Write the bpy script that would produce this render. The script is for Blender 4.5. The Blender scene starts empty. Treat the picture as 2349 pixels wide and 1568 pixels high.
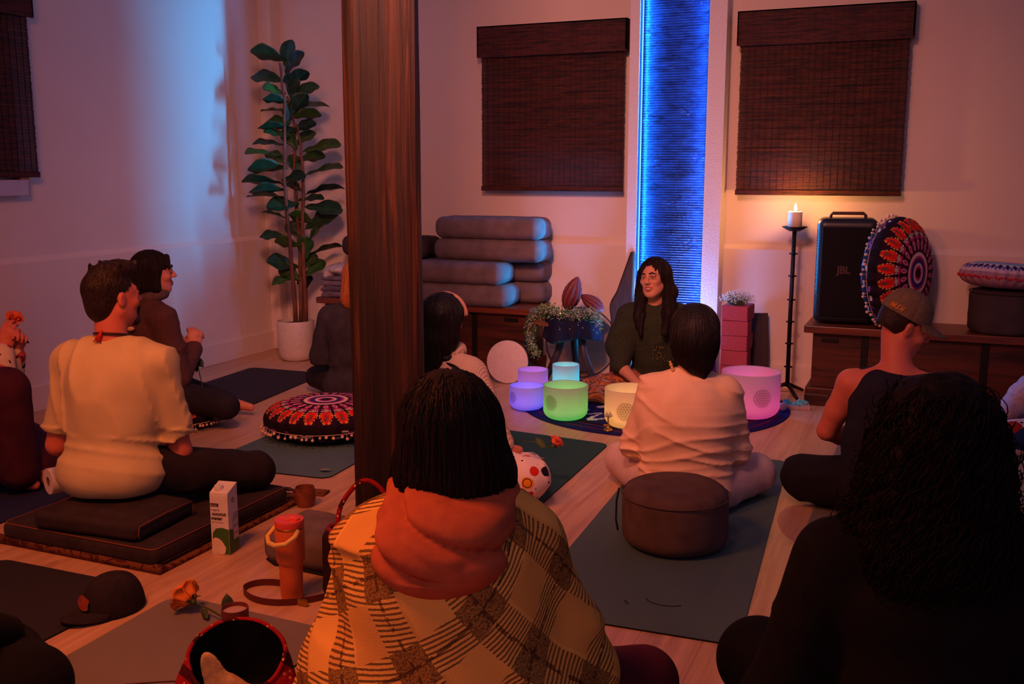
import bpy, bmesh, math, random
import numpy as np
from mathutils import Vector, Matrix
random.seed(7); RNG=np.random.RandomState(11)
SC=bpy.context.scene; COL=SC.collection; PI=math.pi
def R(d): return math.radians(d)
# ---------------------------------------------------------------- camera
cd=bpy.data.cameras.new('camera'); cam=bpy.data.objects.new('camera',cd); COL.objects.link(cam)
cam.location=(0,0,1.4); cd.sensor_width=36; cd.lens=35.0; cd.clip_start=.05
cam.rotation_euler=(R(90-9.65),0,R(23)); SC.camera=cam
# ---------------------------------------------------------------- world, exposure, lights
def lin(c): 
    return tuple(((v/255)/12.92 if v/255<=.04045 else ((v/255+.055)/1.055)**2.4) for v in c)
w=bpy.data.worlds.new('world'); SC.world=w; w.use_nodes=True
w.node_tree.nodes['Background'].inputs[0].default_value=(.115,.070,.135,1)
w.node_tree.nodes['Background'].inputs[1].default_value=.8
vs=SC.view_settings; vs.view_transform='Standard'; vs.look='None'; vs.exposure=0; vs.gamma=1; vs.use_curve_mapping=False
def area(name,loc,target,size,power,color,sy=None,spread=180):
    l=bpy.data.lights.new(name,'AREA'); l.energy=power; l.color=color; l.size=size
    if sy: l.shape='RECTANGLE'; l.size_y=sy
    l.spread=R(spread); o=bpy.data.objects.new(name,l); COL.objects.link(o); o.location=loc
    o.rotation_euler=(Vector(target)-Vector(loc)).to_track_quat('-Z','Y').to_euler(); return o
def point(name,loc,power,color,rad=.02,parent=None):
    l=bpy.data.lights.new(name,'POINT'); l.energy=power; l.color=color; l.shadow_soft_size=rad
    o=bpy.data.objects.new(name,l); COL.objects.link(o); o.location=loc
    if parent: o.parent=parent
    return o
area('orange_lamp_light',(-2.15,1.35,2.55),(-2.1,2.5,.0),.6,52,(1,.20,.02))
area('salmon_spot_light',(-1.2,1.7,3.3),(-2.45,6.6,.60),.6,31,(1,.33,.25),spread=72)
area('salmon_room_light',(-1.2,-.6,2.4),(-1.4,5.5,.8),1.0,13,(1,.33,.26))
area('led_glow_left',(-1.415,6.535,1.6),(-2.415,6.395,1.6),.012,11.5,(.003,.40,1),sy=2.9,spread=31)
area('led_glow_right',(-1.842,6.535,1.6),(-.842,6.335,1.6),.012,19,(.015,.36,1),sy=2.9,spread=58)
area('added_base_uplight',(-1.62,6.30,.10),(-1.62,6.50,.9),.35,17,(.20,.36,1),spread=130)  # added uplight to brighten the lower column frame; no basin stands here
for x_ in (-1.832,-1.418): area('led_wash',(x_,6.50,1.7),(-1.625,6.58,1.7),.02,26,(.01,.30,1),sy=3.2,spread=160)
# ---------------------------------------------------------------- small helpers
def tag(o,label=None,cat=None,group=None,kind=None):
    if label: o['label']=label
    if cat: o['category']=cat
    if group: o['group']=group
    if kind: o['kind']=kind
    return o
def empty(name,loc,rz=0,label=None,cat=None,group=None):
    o=bpy.data.objects.new(name,None); COL.objects.link(o); o.location=loc; o.rotation_euler=(0,0,rz); o.empty_display_size=.05
    return tag(o,label,cat,group)
def mesh_obj(name,verts,faces,mat,parent=None,smooth=True,col=None,uv=None):
    me=bpy.data.meshes.new(name)
    if isinstance(faces,np.ndarray) and len(faces):
        nv=len(verts); nf=len(faces); k=faces.shape[1]
        me.vertices.add(nv); me.vertices.foreach_set('co',np.asarray(verts,np.float32).ravel())
        me.loops.add(nf*k); me.loops.foreach_set('vertex_index',faces.astype(np.int32).ravel())
        me.polygons.add(nf); me.polygons.foreach_set('loop_start',np.arange(0,nf*k,k,dtype=np.int32))
        try: me.polygons.foreach_set('loop_total',np.full(nf,k,np.int32))
        except Exception: pass
        me.update(calc_edges=True); me.validate()
    else:
        me.from_pydata([tuple(v) for v in verts],[],[tuple(f) for f in faces]); me.update()
    if col is not None:
        a=me.color_attributes.new('Col','FLOAT_COLOR','POINT')
        c=np.ones((len(me.vertices),4),np.float32); c[:,:3]=col; a.data.foreach_set('color',c.ravel())
    if uv is not None:
        l=me.uv_layers.new(name='UVMap'); idx=np.zeros(len(me.loops),np.int32); me.loops.foreach_get('vertex_index',idx)
        l.data.foreach_set('uv',np.asarray(uv,np.float32)[idx].ravel())
    if mat: me.materials.append(mat)
    if smooth: me.polygons.foreach_set('use_smooth',np.ones(len(me.polygons),bool))
    o=bpy.data.objects.new(name,me); COL.objects.link(o)
    if parent: o.parent=parent
    return o
class MB:
    def __init__(s): s.v=[]; s.f=[]; s.c=[]
    def add(s,v,f,c=None):
        n=len(s.v); s.v+= [tuple(p) for p in v]; s.f+=[tuple(i+n for i in q) for q in f]
        s.c+=[c or (1,1,1)]*len(v); return s
    def box(s,x0,x1,y0,y1,z0,z1,c=None,M=None):
        v=[Vector((x,y,z)) for x in (x0,x1) for y in (y0,y1) for z in (z0,z1)]
        if M: v=[M@p for p in v]
        return s.add(v,[(0,1,3,2),(4,6,7,5),(0,4,5,1),(2,3,7,6),(0,2,6,4),(1,5,7,3)],c)
    def tube(s,pts,r,n=8,c=None,caps=True,closed=False):
        pts=[Vector(p) for p in pts]; m=len(pts)
        rs=r if isinstance(r,(list,tuple)) else [r]*m
        up=None; vs=[]; fs=[]
        for i,p in enumerate(pts):
            a=pts[(i-1)%m] if (i>0 or closed) else p; b=pts[(i+1)%m] if (i<m-1 or closed) else p
            t=(b-a).normalized()
            if up is None: up=t.orthogonal().normalized()
            up=(up-t*up.dot(t)); up=up.normalized() if up.length>1e-6 else t.orthogonal().normalized()
            q=t.cross(up)
            for j in range(n):
                an=2*PI*j/n; vs.append(p+(up*math.cos(an)+q*math.sin(an))*rs[i])
        for i in range(m if closed else m-1):
            for j in range(n):
                k=(i+1)%m
                fs.append((i*n+j,i*n+(j+1)%n,k*n+(j+1)%n,k*n+j))
        if caps and not closed:
            fs.append(tuple(range(n))[::-1]); fs.append(tuple((m-1)*n+j for j in range(n)))
        return s.add(vs,fs,c)
    def lathe(s,prof,n=48,c=None,M=None,close=False):
        vs=[];fs=[];m=len(prof)
        for r,z in prof:
            for j in range(n):
                a=2*PI*j/n; p=Vector((r*math.cos(a),r*math.sin(a),z)); vs.append(M@p if M else p)
        for i in range(m-1):
            for j in range(n): fs.append((i*n+j,i*n+(j+1)%n,(i+1)*n+(j+1)%n,(i+1)*n+j))
        return s.add(vs,fs,c)
    def ball(s,c0,r,n=8,c=None,sc=(1,1,1)):
        vs=[];fs=[]
        for i in range(n//2+1):
            th=PI*i/(n//2)
            for j in range(n):
                a=2*PI*j/n; vs.append((c0[0]+r*sc[0]*math.sin(th)*math.cos(a),c0[1]+r*sc[1]*math.sin(th)*math.sin(a),c0[2]+r*sc[2]*math.cos(th)))
        for i in range(n//2):
            for j in range(n): fs.append((i*n+j,(i+1)*n+j,(i+1)*n+(j+1)%n,i*n+(j+1)%n))
        return s.add(vs,fs,c)
    def build(s,name,mat,parent=None,smooth=False,bevel=0,seg=2,col=False,merge=False,sharp=None):
        o=mesh_obj(name,s.v,s.f,mat,parent,smooth,col=np.array(s.c) if col else None)
        if merge or bevel:
            bm=bmesh.new(); bm.from_mesh(o.data); bmesh.ops.remove_doubles(bm,verts=bm.verts,dist=1e-5)
            if bevel: bmesh.ops.bevel(bm,geom=list(bm.edges),offset=bevel,segments=seg,affect='EDGES',profile=.6,clamp_overlap=True)
            bm.to_mesh(o.data); bm.free()
        if sharp or (smooth and bevel): o.data.set_sharp_from_angle(angle=R(sharp or 50))
        return o
def text_mesh(name,txt,size,mat,parent,M,ext=.0006,sx=1,bold=0):
    c=bpy.data.curves.new(name,'FONT'); c.body=txt; c.size=size; c.extrude=ext; c.offset=bold; c.resolution_u=3
    t=bpy.data.objects.new('t',c); COL.objects.link(t); bpy.context.view_layer.update()
    me=bpy.data.meshes.new_from_object(t.evaluated_get(bpy.context.evaluated_depsgraph_get()))
    bpy.data.objects.remove(t); bpy.data.curves.remove(c)
    me.transform(M@Matrix.Diagonal((sx,1,1,1))); me.materials.clear(); me.materials.append(mat)
    o=bpy.data.objects.new(name,me); COL.objects.link(o); o.parent=parent; return o
# ---------------------------------------------------------------- shader expression helper
class V:
    def __init__(s,m,k): s.m=m; s.k=k
    def _o(s,op,*a):
        n=s.m.nt.nodes.new('ShaderNodeMath'); n.operation=op
        for i,x in enumerate((s,)+a):
            if isinstance(x,V): s.m.nt.links.new(x.k,n.inputs[i])
            else: n.inputs[i].default_value=x
        return V(s.m,n.outputs[0])
    def __add__(s,b): return s._o('ADD',b)
    def __sub__(s,b): return s._o('SUBTRACT',b)
    def __mul__(s,b): return s._o('MULTIPLY',b)
    def __truediv__(s,b): return s._o('DIVIDE',b)
    def frac(s): return s._o('FRACT')
    def floor(s): return s._o('FLOOR')
    def sin(s): return s._o('SINE')
    def abs(s): return s._o('ABSOLUTE')
    def gt(s,b): return s._o('GREATER_THAN',b)
    def lt(s,b): return s._o('LESS_THAN',b)
    def max(s,b): return s._o('MAXIMUM',b)
    def min(s,b): return s._o('MINIMUM',b)
class Mt:
    def __init__(s,name,rough=.8,spec=.3):
        s.mat=bpy.data.materials.new(name); s.mat.use_nodes=True; s.nt=s.mat.node_tree
        s.b=s.nt.nodes['Principled BSDF']; s.b.inputs['Roughness'].default_value=rough; s.b.inputs['Specular IOR Level'].default_value=spec
        s.tc=s.nt.nodes.new('ShaderNodeTexCoord')
    def xyz(s,which='Object'):
        n=s.nt.nodes.new('ShaderNodeSeparateXYZ'); s.nt.links.new(s.tc.outputs[which],n.inputs[0])
        return [V(s,n.outputs[i]) for i in range(3)]
    def noise(s,scale=(5,5,5),detail=3,which='Object',dist=0,rough=.55,vec=None):
        mp=s.nt.nodes.new('ShaderNodeMapping'); mp.inputs['Scale'].default_value=scale
        s.nt.links.new(vec or s.tc.outputs[which],mp.inputs[0])
        n=s.nt.nodes.new('ShaderNodeTexNoise'); n.inputs['Scale'].default_value=1; n.inputs['Detail'].default_value=detail
        n.inputs['Distortion'].default_value=dist; n.inputs['Roughness'].default_value=rough
        s.nt.links.new(mp.outputs[0],n.inputs['Vector']); return V(s,n.outputs[0])
    def voro(s,scale=(20,20,20),which='Object',rand=1):
        mp=s.nt.nodes.new('ShaderNodeMapping'); mp.inputs['Scale'].default_value=scale; s.nt.links.new(s.tc.outputs[which],mp.inputs[0])
        n=s.nt.nodes.new('ShaderNodeTexVoronoi'); n.inputs['Scale'].default_value=1; n.inputs['Randomness'].default_value=rand
        s.nt.links.new(mp.outputs[0],n.inputs['Vector'])
        sp=s.nt.nodes.new('ShaderNodeSeparateColor'); s.nt.links.new(n.outputs['Color'],sp.inputs[0])
        return V(s,n.outputs['Distance']),V(s,sp.outputs[0]),V(s,sp.outputs[1])
    def attr(s,name='Col'):
        n=s.nt.nodes.new('ShaderNodeAttribute'); n.attribute_name=name; return n.outputs['Color']
    def rgb(s,c):
        n=s.nt.nodes.new('ShaderNodeRGB'); n.outputs[0].default_value=(*lin(c),1); return n.outputs[0]
    def mix(s,fac,a,b,mode='MIX'):
        n=s.nt.nodes.new('ShaderNodeMix'); n.data_type='RGBA'; n.blend_type=mode; n.clamp_factor=True
        if isinstance(fac,V): s.nt.links.new(fac.k,n.inputs[0])
        else: n.inputs[0].default_value=fac
        for i,x in ((6,a),(7,b)):
            if isinstance(x,tuple): n.inputs[i].default_value=(*lin(x),1)
            else: s.nt.links.new(x,n.inputs[i])
        return n.outputs[2]
    def color(s,c):
        if isinstance(c,tuple): s.b.inputs['Base Color'].default_value=(*lin(c),1)
        else: s.nt.links.new(c,s.b.inputs['Base Color'])
        return s
    def ramp(s,v,stops):
        n=s.nt.nodes.new('ShaderNodeValToRGB'); s.nt.links.new(v.k,n.inputs[0]); e=n.color_ramp.elements
        while len(e)<len(stops): e.new(.5)
        for i,(p,c) in enumerate(stops): e[i].position=p; e[i].color=(*lin(c),1)
        return n.outputs[0]
    def bump(s,h,dist=.002,strength=1):
        n=s.nt.nodes.new('ShaderNodeBump'); n.inputs['Distance'].default_value=dist; n.inputs['Strength'].default_value=strength
        s.nt.links.new(h.k,n.inputs['Height']); s.nt.links.new(n.outputs[0],s.b.inputs['Normal']); return s
def fabric(name,c,c2=None,rough=.9,ns=60,bump=.0015,metal=0,weave=True,spec=.15):
    m=Mt(name,rough,spec); n=m.noise((ns,ns,ns),4)
    c2=c2 or tuple(int(v*.78) for v in c)
    m.color(m.mix((n-.3)*2.2,c2,c))
    if bump: m.bump(m.noise((ns*5,ns*5,ns*5),2),bump,.6)
    m.b.inputs['Metallic'].default_value=metal; return m.mat
def plain(name,c,rough=.5,spec=.4,metal=0):
    m=Mt(name,rough,spec); n=m.noise((30,30,30),3); m.color(m.mix(n,tuple(int(v*.86) for v in c),c)); m.b.inputs['Metallic'].default_value=metal; return m.mat
def emit(name,c,st):
    m=Mt(name); m.b.inputs['Emission Color'].default_value=(*c,1); m.b.inputs['Emission Strength'].default_value=st; m.color((20,20,20)); return m.mat
def wood(name,c1,c2,scale=(60,4,60),rough=.5,spec=.35,bump=.001):
    m=Mt(name,rough,spec); n=m.noise(scale,5,dist=.6); n2=m.noise(tuple(v*.18 for v in scale),3)
    m.color(m.mix((n+n2-.75)*2.2,c1,c2)); m.bump(n,bump,.6); return m.mat
def attrmat(name,rough=.85,spec=.2,bump=.001,ns=250):
    m=Mt(name,rough,spec); m.color(m.attr()); 
    if bump: m.bump(m.noise((ns,ns,ns),2),bump,.6)
    return m.mat
# ---------------------------------------------------------------- implicit surface modeller (bodies, clothes, hair, cushions)
def smin(a,b,k):
    h=np.clip(.5+.5*(b-a)/k,0,1); return b+(a-b)*h-k*h*(1-h)
def cap(a,b,ra,rb=None,k=.02,op='+'): return dict(t='c',a=np.array(a,float),b=np.array(b,float),ra=ra,rb=ra if rb is None else rb,k=k,op=op)
def ell(c,r,Rm=None,k=.02,op='+'): return dict(t='e',c=np.array(c,float),r=np.array(r,float),R=np.eye(3) if Rm is None else Rm,k=k,op=op)
def rbox(c,h,rd,Rm=None,k=.01,op='+'): return dict(t='b',c=np.array(c,float),h=np.array(h,float),rd=rd,R=np.eye(3) if Rm is None else Rm,k=k,op=op)
def plane(p,n,k=.01): n=np.array(n,float); return dict(t='p',p=np.array(p,float),n=n/np.linalg.norm(n),k=k,op='i')   # keeps the side n points away from
def chain(pts,rs,k=.02): return [cap(pts[i],pts[i+1],rs[i],rs[i+1],k) for i in range(len(pts)-1)]
def rot(yaw=0,pitch=0,roll=0):  # yaw left, pitch up, roll toward right shoulder
    return np.array((Matrix.Rotation(R(yaw),3,'Z')@Matrix.Rotation(R(pitch),3,'X')@Matrix.Rotation(R(roll),3,'Y')))
def xf(ps,Rm,t):
    out=[]
    for p in ps:
        q=dict(p)
        for k in ('a','b','c','p'):
            if k in q and not np.isscalar(q[k]): q[k]=Rm@q[k]+t
        if 'R' in q: q['R']=Rm@q['R']
        if 'n' in q: q['n']=Rm@q['n']
        out.append(q)
    return out
def sdf_eval(p,X,Y,Z):
    if p['t']=='c':
        a,b=p['a'],p['b']; d=b-a; L=max(float(d@d),1e-12)
        px,py,pz=X-a[0],Y-a[1],Z-a[2]
        t=np.clip((px*d[0]+py*d[1]+pz*d[2])/L,0,1)
        return np.sqrt((px-t*d[0])**2+(py-t*d[1])**2+(pz-t*d[2])**2)-(p['ra']+t*(p['rb']-p['ra']))
    if p['t']=='p':
        n=p['n']; q=p['p']; return (X-q[0])*n[0]+(Y-q[1])*n[1]+(Z-q[2])*n[2]
    c=p['c']; M=p['R']; px,py,pz=X-c[0],Y-c[1],Z-c[2]
    lx=px*M[0,0]+py*M[1,0]+pz*M[2,0]; ly=px*M[0,1]+py*M[1,1]+pz*M[2,1]; lz=px*M[0,2]+py*M[1,2]+pz*M[2,2]
    if p['t']=='e':
        r=p['r']; k0=np.sqrt((lx/r[0])**2+(ly/r[1])**2+(lz/r[2])**2); k1=np.sqrt((lx/r[0]**2)**2+(ly/r[1]**2)**2+(lz/r[2]**2)**2)
        return k0*(k0-1)/np.maximum(k1,1e-6)
    h=p['h']-p['rd']; qx,qy,qz=np.abs(lx)-h[0],np.abs(ly)-h[1],np.abs(lz)-h[2]
    return np.sqrt(np.maximum(qx,0)**2+np.maximum(qy,0)**2+np.maximum(qz,0)**2)+np.minimum(np.maximum(qx,np.maximum(qy,qz)),0)-p['rd']
def bounds(p):
    if p['t']=='c': 
        r=max(p['ra'],p['rb']); return np.minimum(p['a'],p['b'])-r,np.maximum(p['a'],p['b'])+r
    e=np.abs(p['R'])@(p['r'] if p['t']=='e' else p['h']); return p['c']-e,p['c']+e
def sdf_mesh(prims,h,disp=None):
    add=[p for p in prims if p['op']=='+']
    lo=np.min([bounds(p)[0] for p in add],0)-3*h-.012; hi=np.max([bounds(p)[1] for p in add],0)+3*h+.012
    n=np.ceil((hi-lo)/h).astype(int)+1
    ax=[(lo[i]+h*np.arange(n[i])).astype(np.float32) for i in range(3)]
    F=np.full(tuple(n),.5,np.float32)
    for p in prims:
        if p['op']=='i': sl=(slice(None),)*3
        else:
            a,b=bounds(p); m=p['k']*1.1+4*h+.01
            i0=np.clip(np.floor((a-m-lo)/h).astype(int),0,n); i1=np.clip(np.ceil((b+m-lo)/h).astype(int)+1,0,n)
            if np.any(i1<=i0): continue
            sl=tuple(slice(i0[i],i1[i]) for i in range(3))
        X=ax[0][sl[0]][:,None,None]; Y=ax[1][sl[1]][None,:,None]; Z=ax[2][sl[2]][None,None,:]
        d=sdf_eval(p,X,Y,Z).astype(np.float32); f=F[sl]
        if p['op']=='+': F[sl]=smin(f,d,p['k'])
        elif p['op']=='-': F[sl]=-smin(-f,d,p['k'])
        else: F[sl]=-smin(-f,-d,p['k'])
    if disp is not None:
        F+=disp(ax[0][:,None,None],ax[1][None,:,None],ax[2][None,None,:]).astype(np.float32)
    S=F<0
    c0=S[:-1,:-1,:-1]; cnt=np.zeros(c0.shape,np.int8)
    for dx in (0,1):
        for dy in (0,1):
            for dz in (0,1): cnt+=S[dx:S.shape[0]-1+dx,dy:S.shape[1]-1+dy,dz:S.shape[2]-1+dz]
    act=(cnt>0)&(cnt<8); I=np.argwhere(act); ids=np.full(c0.shape,-1,np.int64); ids[act]=np.arange(len(I))
    acc=np.zeros((len(I),3)); num=np.zeros(len(I))
    corners=[(0,0,0),(1,0,0),(0,1,0),(1,1,0),(0,0,1),(1,0,1),(0,1,1),(1,1,1)]
    vals=[F[I[:,0]+c[0],I[:,1]+c[1],I[:,2]+c[2]] for c in corners]
    for a in range(8):
        for b in range(a+1,8):
            ca,cb=np.array(corners[a]),np.array(corners[b])
            if np.abs(ca-cb).sum()!=1: continue
            va,vb=vals[a],vals[b]; mk=(va<0)!=(vb<0); t=np.where(mk,va/np.where(mk,va-vb,1),0)
            acc+=np.where(mk[:,None],ca+(cb-ca)*t[:,None],0); num+=mk
    Vt=lo+(I+acc/np.maximum(num,1)[:,None])*h
    quads=[]
    for a in range(3):
        b,c=(a+1)%3,(a+2)%3
        s1=[slice(None)]*3; s2=[slice(None)]*3; s1[a]=slice(0,-1); s2[a]=slice(1,None)
        A=S[tuple(s1)]; B=S[tuple(s2)]; E=np.argwhere(A!=B)
        E=E[(E[:,b]>0)&(E[:,c]>0)&(E[:,b]<n[b]-1)&(E[:,c]<n[c]-1)]
        fl=A[E[:,0],E[:,1],E[:,2]]
        def g(db,dc):
            q=E.copy(); q[:,b]-=db; q[:,c]-=dc; return ids[q[:,0],q[:,1],q[:,2]]
        q=np.stack([g(1,1),g(0,1),g(0,0),g(1,0)],1)
        q[~fl]=q[~fl][:,::-1]; quads.append(q)
    return Vt,np.concatenate(quads)
def sdf_obj(name,prims,h,mat,parent,disp=None,paint=None,uvf=None,prim_extra=None):
    v,f=sdf_mesh(prims,h,disp)
    return mesh_obj(name,v,f,mat,parent,True,col=paint(v) if paint else None,uv=uvf(v) if uvf else None)
def folds(d=(0,0,1),amp=.004,freq=60,seed=1,warp=.9):
    r=np.random.RandomState(seed); A=[r.randn(3)*v for v in (9,14,22)]; ph=r.rand(6)*6.28; d=np.array(d,float)
    def f(X,Y,Z):
        s=lambda v:X*v[0]+Y*v[1]+Z*v[2]
        w1=np.sin(s(A[0])+ph[0])+.6*np.sin(s(A[1])+ph[1]); w2=np.sin(s(A[2])+ph[2]+w1)
        q=1-np.abs(np.sin(.5*(freq*s(d)+warp*2.4*w1+ph[3]))); return -amp*(2.0*q**1.7*(.45+.55*np.sin(s(A[1])*.8+ph[4]))+.25*w2)
    return f
def strands(amp=.003,f=90,seed=1,axis=(0,0,1)):
    r=np.random.RandomState(seed); ph=r.rand(4)*6
    def g(X,Y,Z):
        a=np.arctan2(X,Y+.0001)
        return amp*(np.sin(a*f*.35+8*Z+ph[0])+.7*np.sin(a*f*.8+3*np.sin(9*Z)+ph[1])+.4*np.sin(40*Z+5*a))
    return g
# ---------------------------------------------------------------- people
def MARC(x,dz,dy=0): 
    t=x/.025; return (x,.0955-.0125*t*t+dy,-.0605+.0080*t*t+dz*(1-t*t))
XS=list(np.linspace(-.025,.025,9))
def LIPC(ru,rl,k=.004): return [cap(MARC(XS[i],.0062,-.003),MARC(XS[i+1],.0062,-.003),ru*(1-.35*abs(XS[i]/.025)),ru*(1-.35*abs(XS[i+1]/.025)),k=k) for i in range(8)]+[cap(MARC(XS[i],-.0085,-.003),MARC(XS[i+1],-.0085,-.003),rl*(1-.4*abs(XS[i]/.025)),rl*(1-.4*abs(XS[i+1]/.025)),k=k) for i in range(8)]
def MOUTHC(): return [dict(cap(MARC(XS[i],-.001,.003),MARC(XS[i+1],-.001,.003),.0058*(1-.75*abs(XS[i]/.025)),.0058*(1-.75*abs(XS[i+1]/.025)),k=.0015),op='-') for i in range(8)]
def head_prims(smile=0,male=0,nose=1):
    p=[ell((0,-.018,.030),(.072,.094,.083),k=.02),ell((0,.028,-.022),(.060,.062,.082),k=.03),
       ell((0,.030,-.075),(.047,.052,.036),k=.03),ell((0,.066,-.098),(.021+.004*male,.020,.017),k=.022)]
    for s in (-1,1):
        p+=[cap((s*.052,.0,-.050),(s*.020,.062,-.092),.016+.003*male,.013,k=.024),
            ell((s*.038,.062,-.026+.006*smile),(.021,.022,.018),k=.02),
            cap((s*.010,.085,.028),(s*.040,.073,.028),.006+.004*male,.006,k=.014),
            ell((s*.031,.096,.006),(.017,.014,.010),k=.012,op='-'),
            ell((s*.030,.078,.006),(.0125,.0125,.0125),k=.003),ell((s*.0305,.0800,.0135),(.0165,.0135,.0075),k=.002),ell((s*.0305,.0785,-.0020),(.0165,.0130,.0065),k=.002),
            ell((s*.075,-.006,-.008),(.009,.018,.031),rot(s*18),k=.006),
            ell((s*.084,-.000,-.006),(.006,.010,.018),rot(s*18),k=.004,op='-'),
            ell((s*.011,.098,-.024),(.008,.010,.008),k=.006)]
    if smile:
        p+=[cap((0,.084,.018),(0,.084+.026*nose,-.020),.007,.0105,k=.010)]
        p+=LIPC(.0046,.0056)+MOUTHC()
        return p
    p+=[cap((0,.084,.018),(0,.084+.026*nose,-.020),.007,.0105,k=.010),
        cap((-.016-.006*smile,.086,-.053+.005*smile),(0,.093,-.0545),.0045,.0055,k=.006),cap((.016+.006*smile,.086,-.053+.005*smile),(0,.093,-.0545),.0045,.0055,k=.006),
        cap((-.014-.004*smile,.085,-.063+.002*smile),(0,.092,-.067),.0045,.0065,k=.006),cap((.014+.004*smile,.085,-.063+.002*smile),(0,.092,-.067),.0045,.0065,k=.006),
        cap((-.020-.003*smile,.094,-.0585+.005*smile),(.020+.003*smile,.094,-.0585+.005*smile),.002,k=.002,op='-')]
    return p
def hand_prims(W,D,N,side,curl=25,scale=1.,spread=0,thumb=.0):
    W=np.array(W,float); D=np.array(D,float); D/=np.linalg.norm(D); N=np.array(N,float); N-=D*(N@D); N/=np.linalg.norm(N)
    S=np.cross(D,N)*side; S/=np.linalg.norm(S); sc=scale
    M=np.stack([S,D,N],1)
    p=[ell(W+D*.048*sc,(.041*sc,.056*sc,.016*sc),M,k=.012),cap(W-D*.02*sc,W+D*.02*sc,.024*sc,.022*sc,k=.015)]
    for i,(L,off,rr) in enumerate(((.070,.029,.0088),(.078,.0098,.0092),(.072,-.0096,.0088),(.056,-.028,.0076))):
        b=W+D*(.088-.006*abs(i-1.2))*sc+S*off*sc; dirv=D+S*spread*(1.5-i)*.12; ang=curl*(.8+.1*i)
        for j,fr in enumerate((.45,.32,.23)):
            a=R(ang*(j+1)*.8); dd=dirv*math.cos(a)+N*math.sin(a); dd/=np.linalg.norm(dd)
            e=b+dd*L*fr*sc; p.append(cap(b,e,rr*sc*(1-.07*j),rr*sc*(1-.07*(j+1)),k=.0035)); b=e
    b=W+D*.022*sc+S*.034*sc; d1=D*.62+S*.72+N*(.25+thumb); d1/=np.linalg.norm(d1); e=b+d1*.042*sc
    d2=D*.9+S*.25+N*(.35+thumb*1.3); d2/=np.linalg.norm(d2)
    p+=[cap(W+D*.01*sc,b,.014*sc,.0125*sc,k=.01),cap(b,e,.0115*sc,.0098*sc,k=.006),cap(e,e+d2*.032*sc,.0098*sc,.008*sc,k=.003)]
    return p
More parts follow.
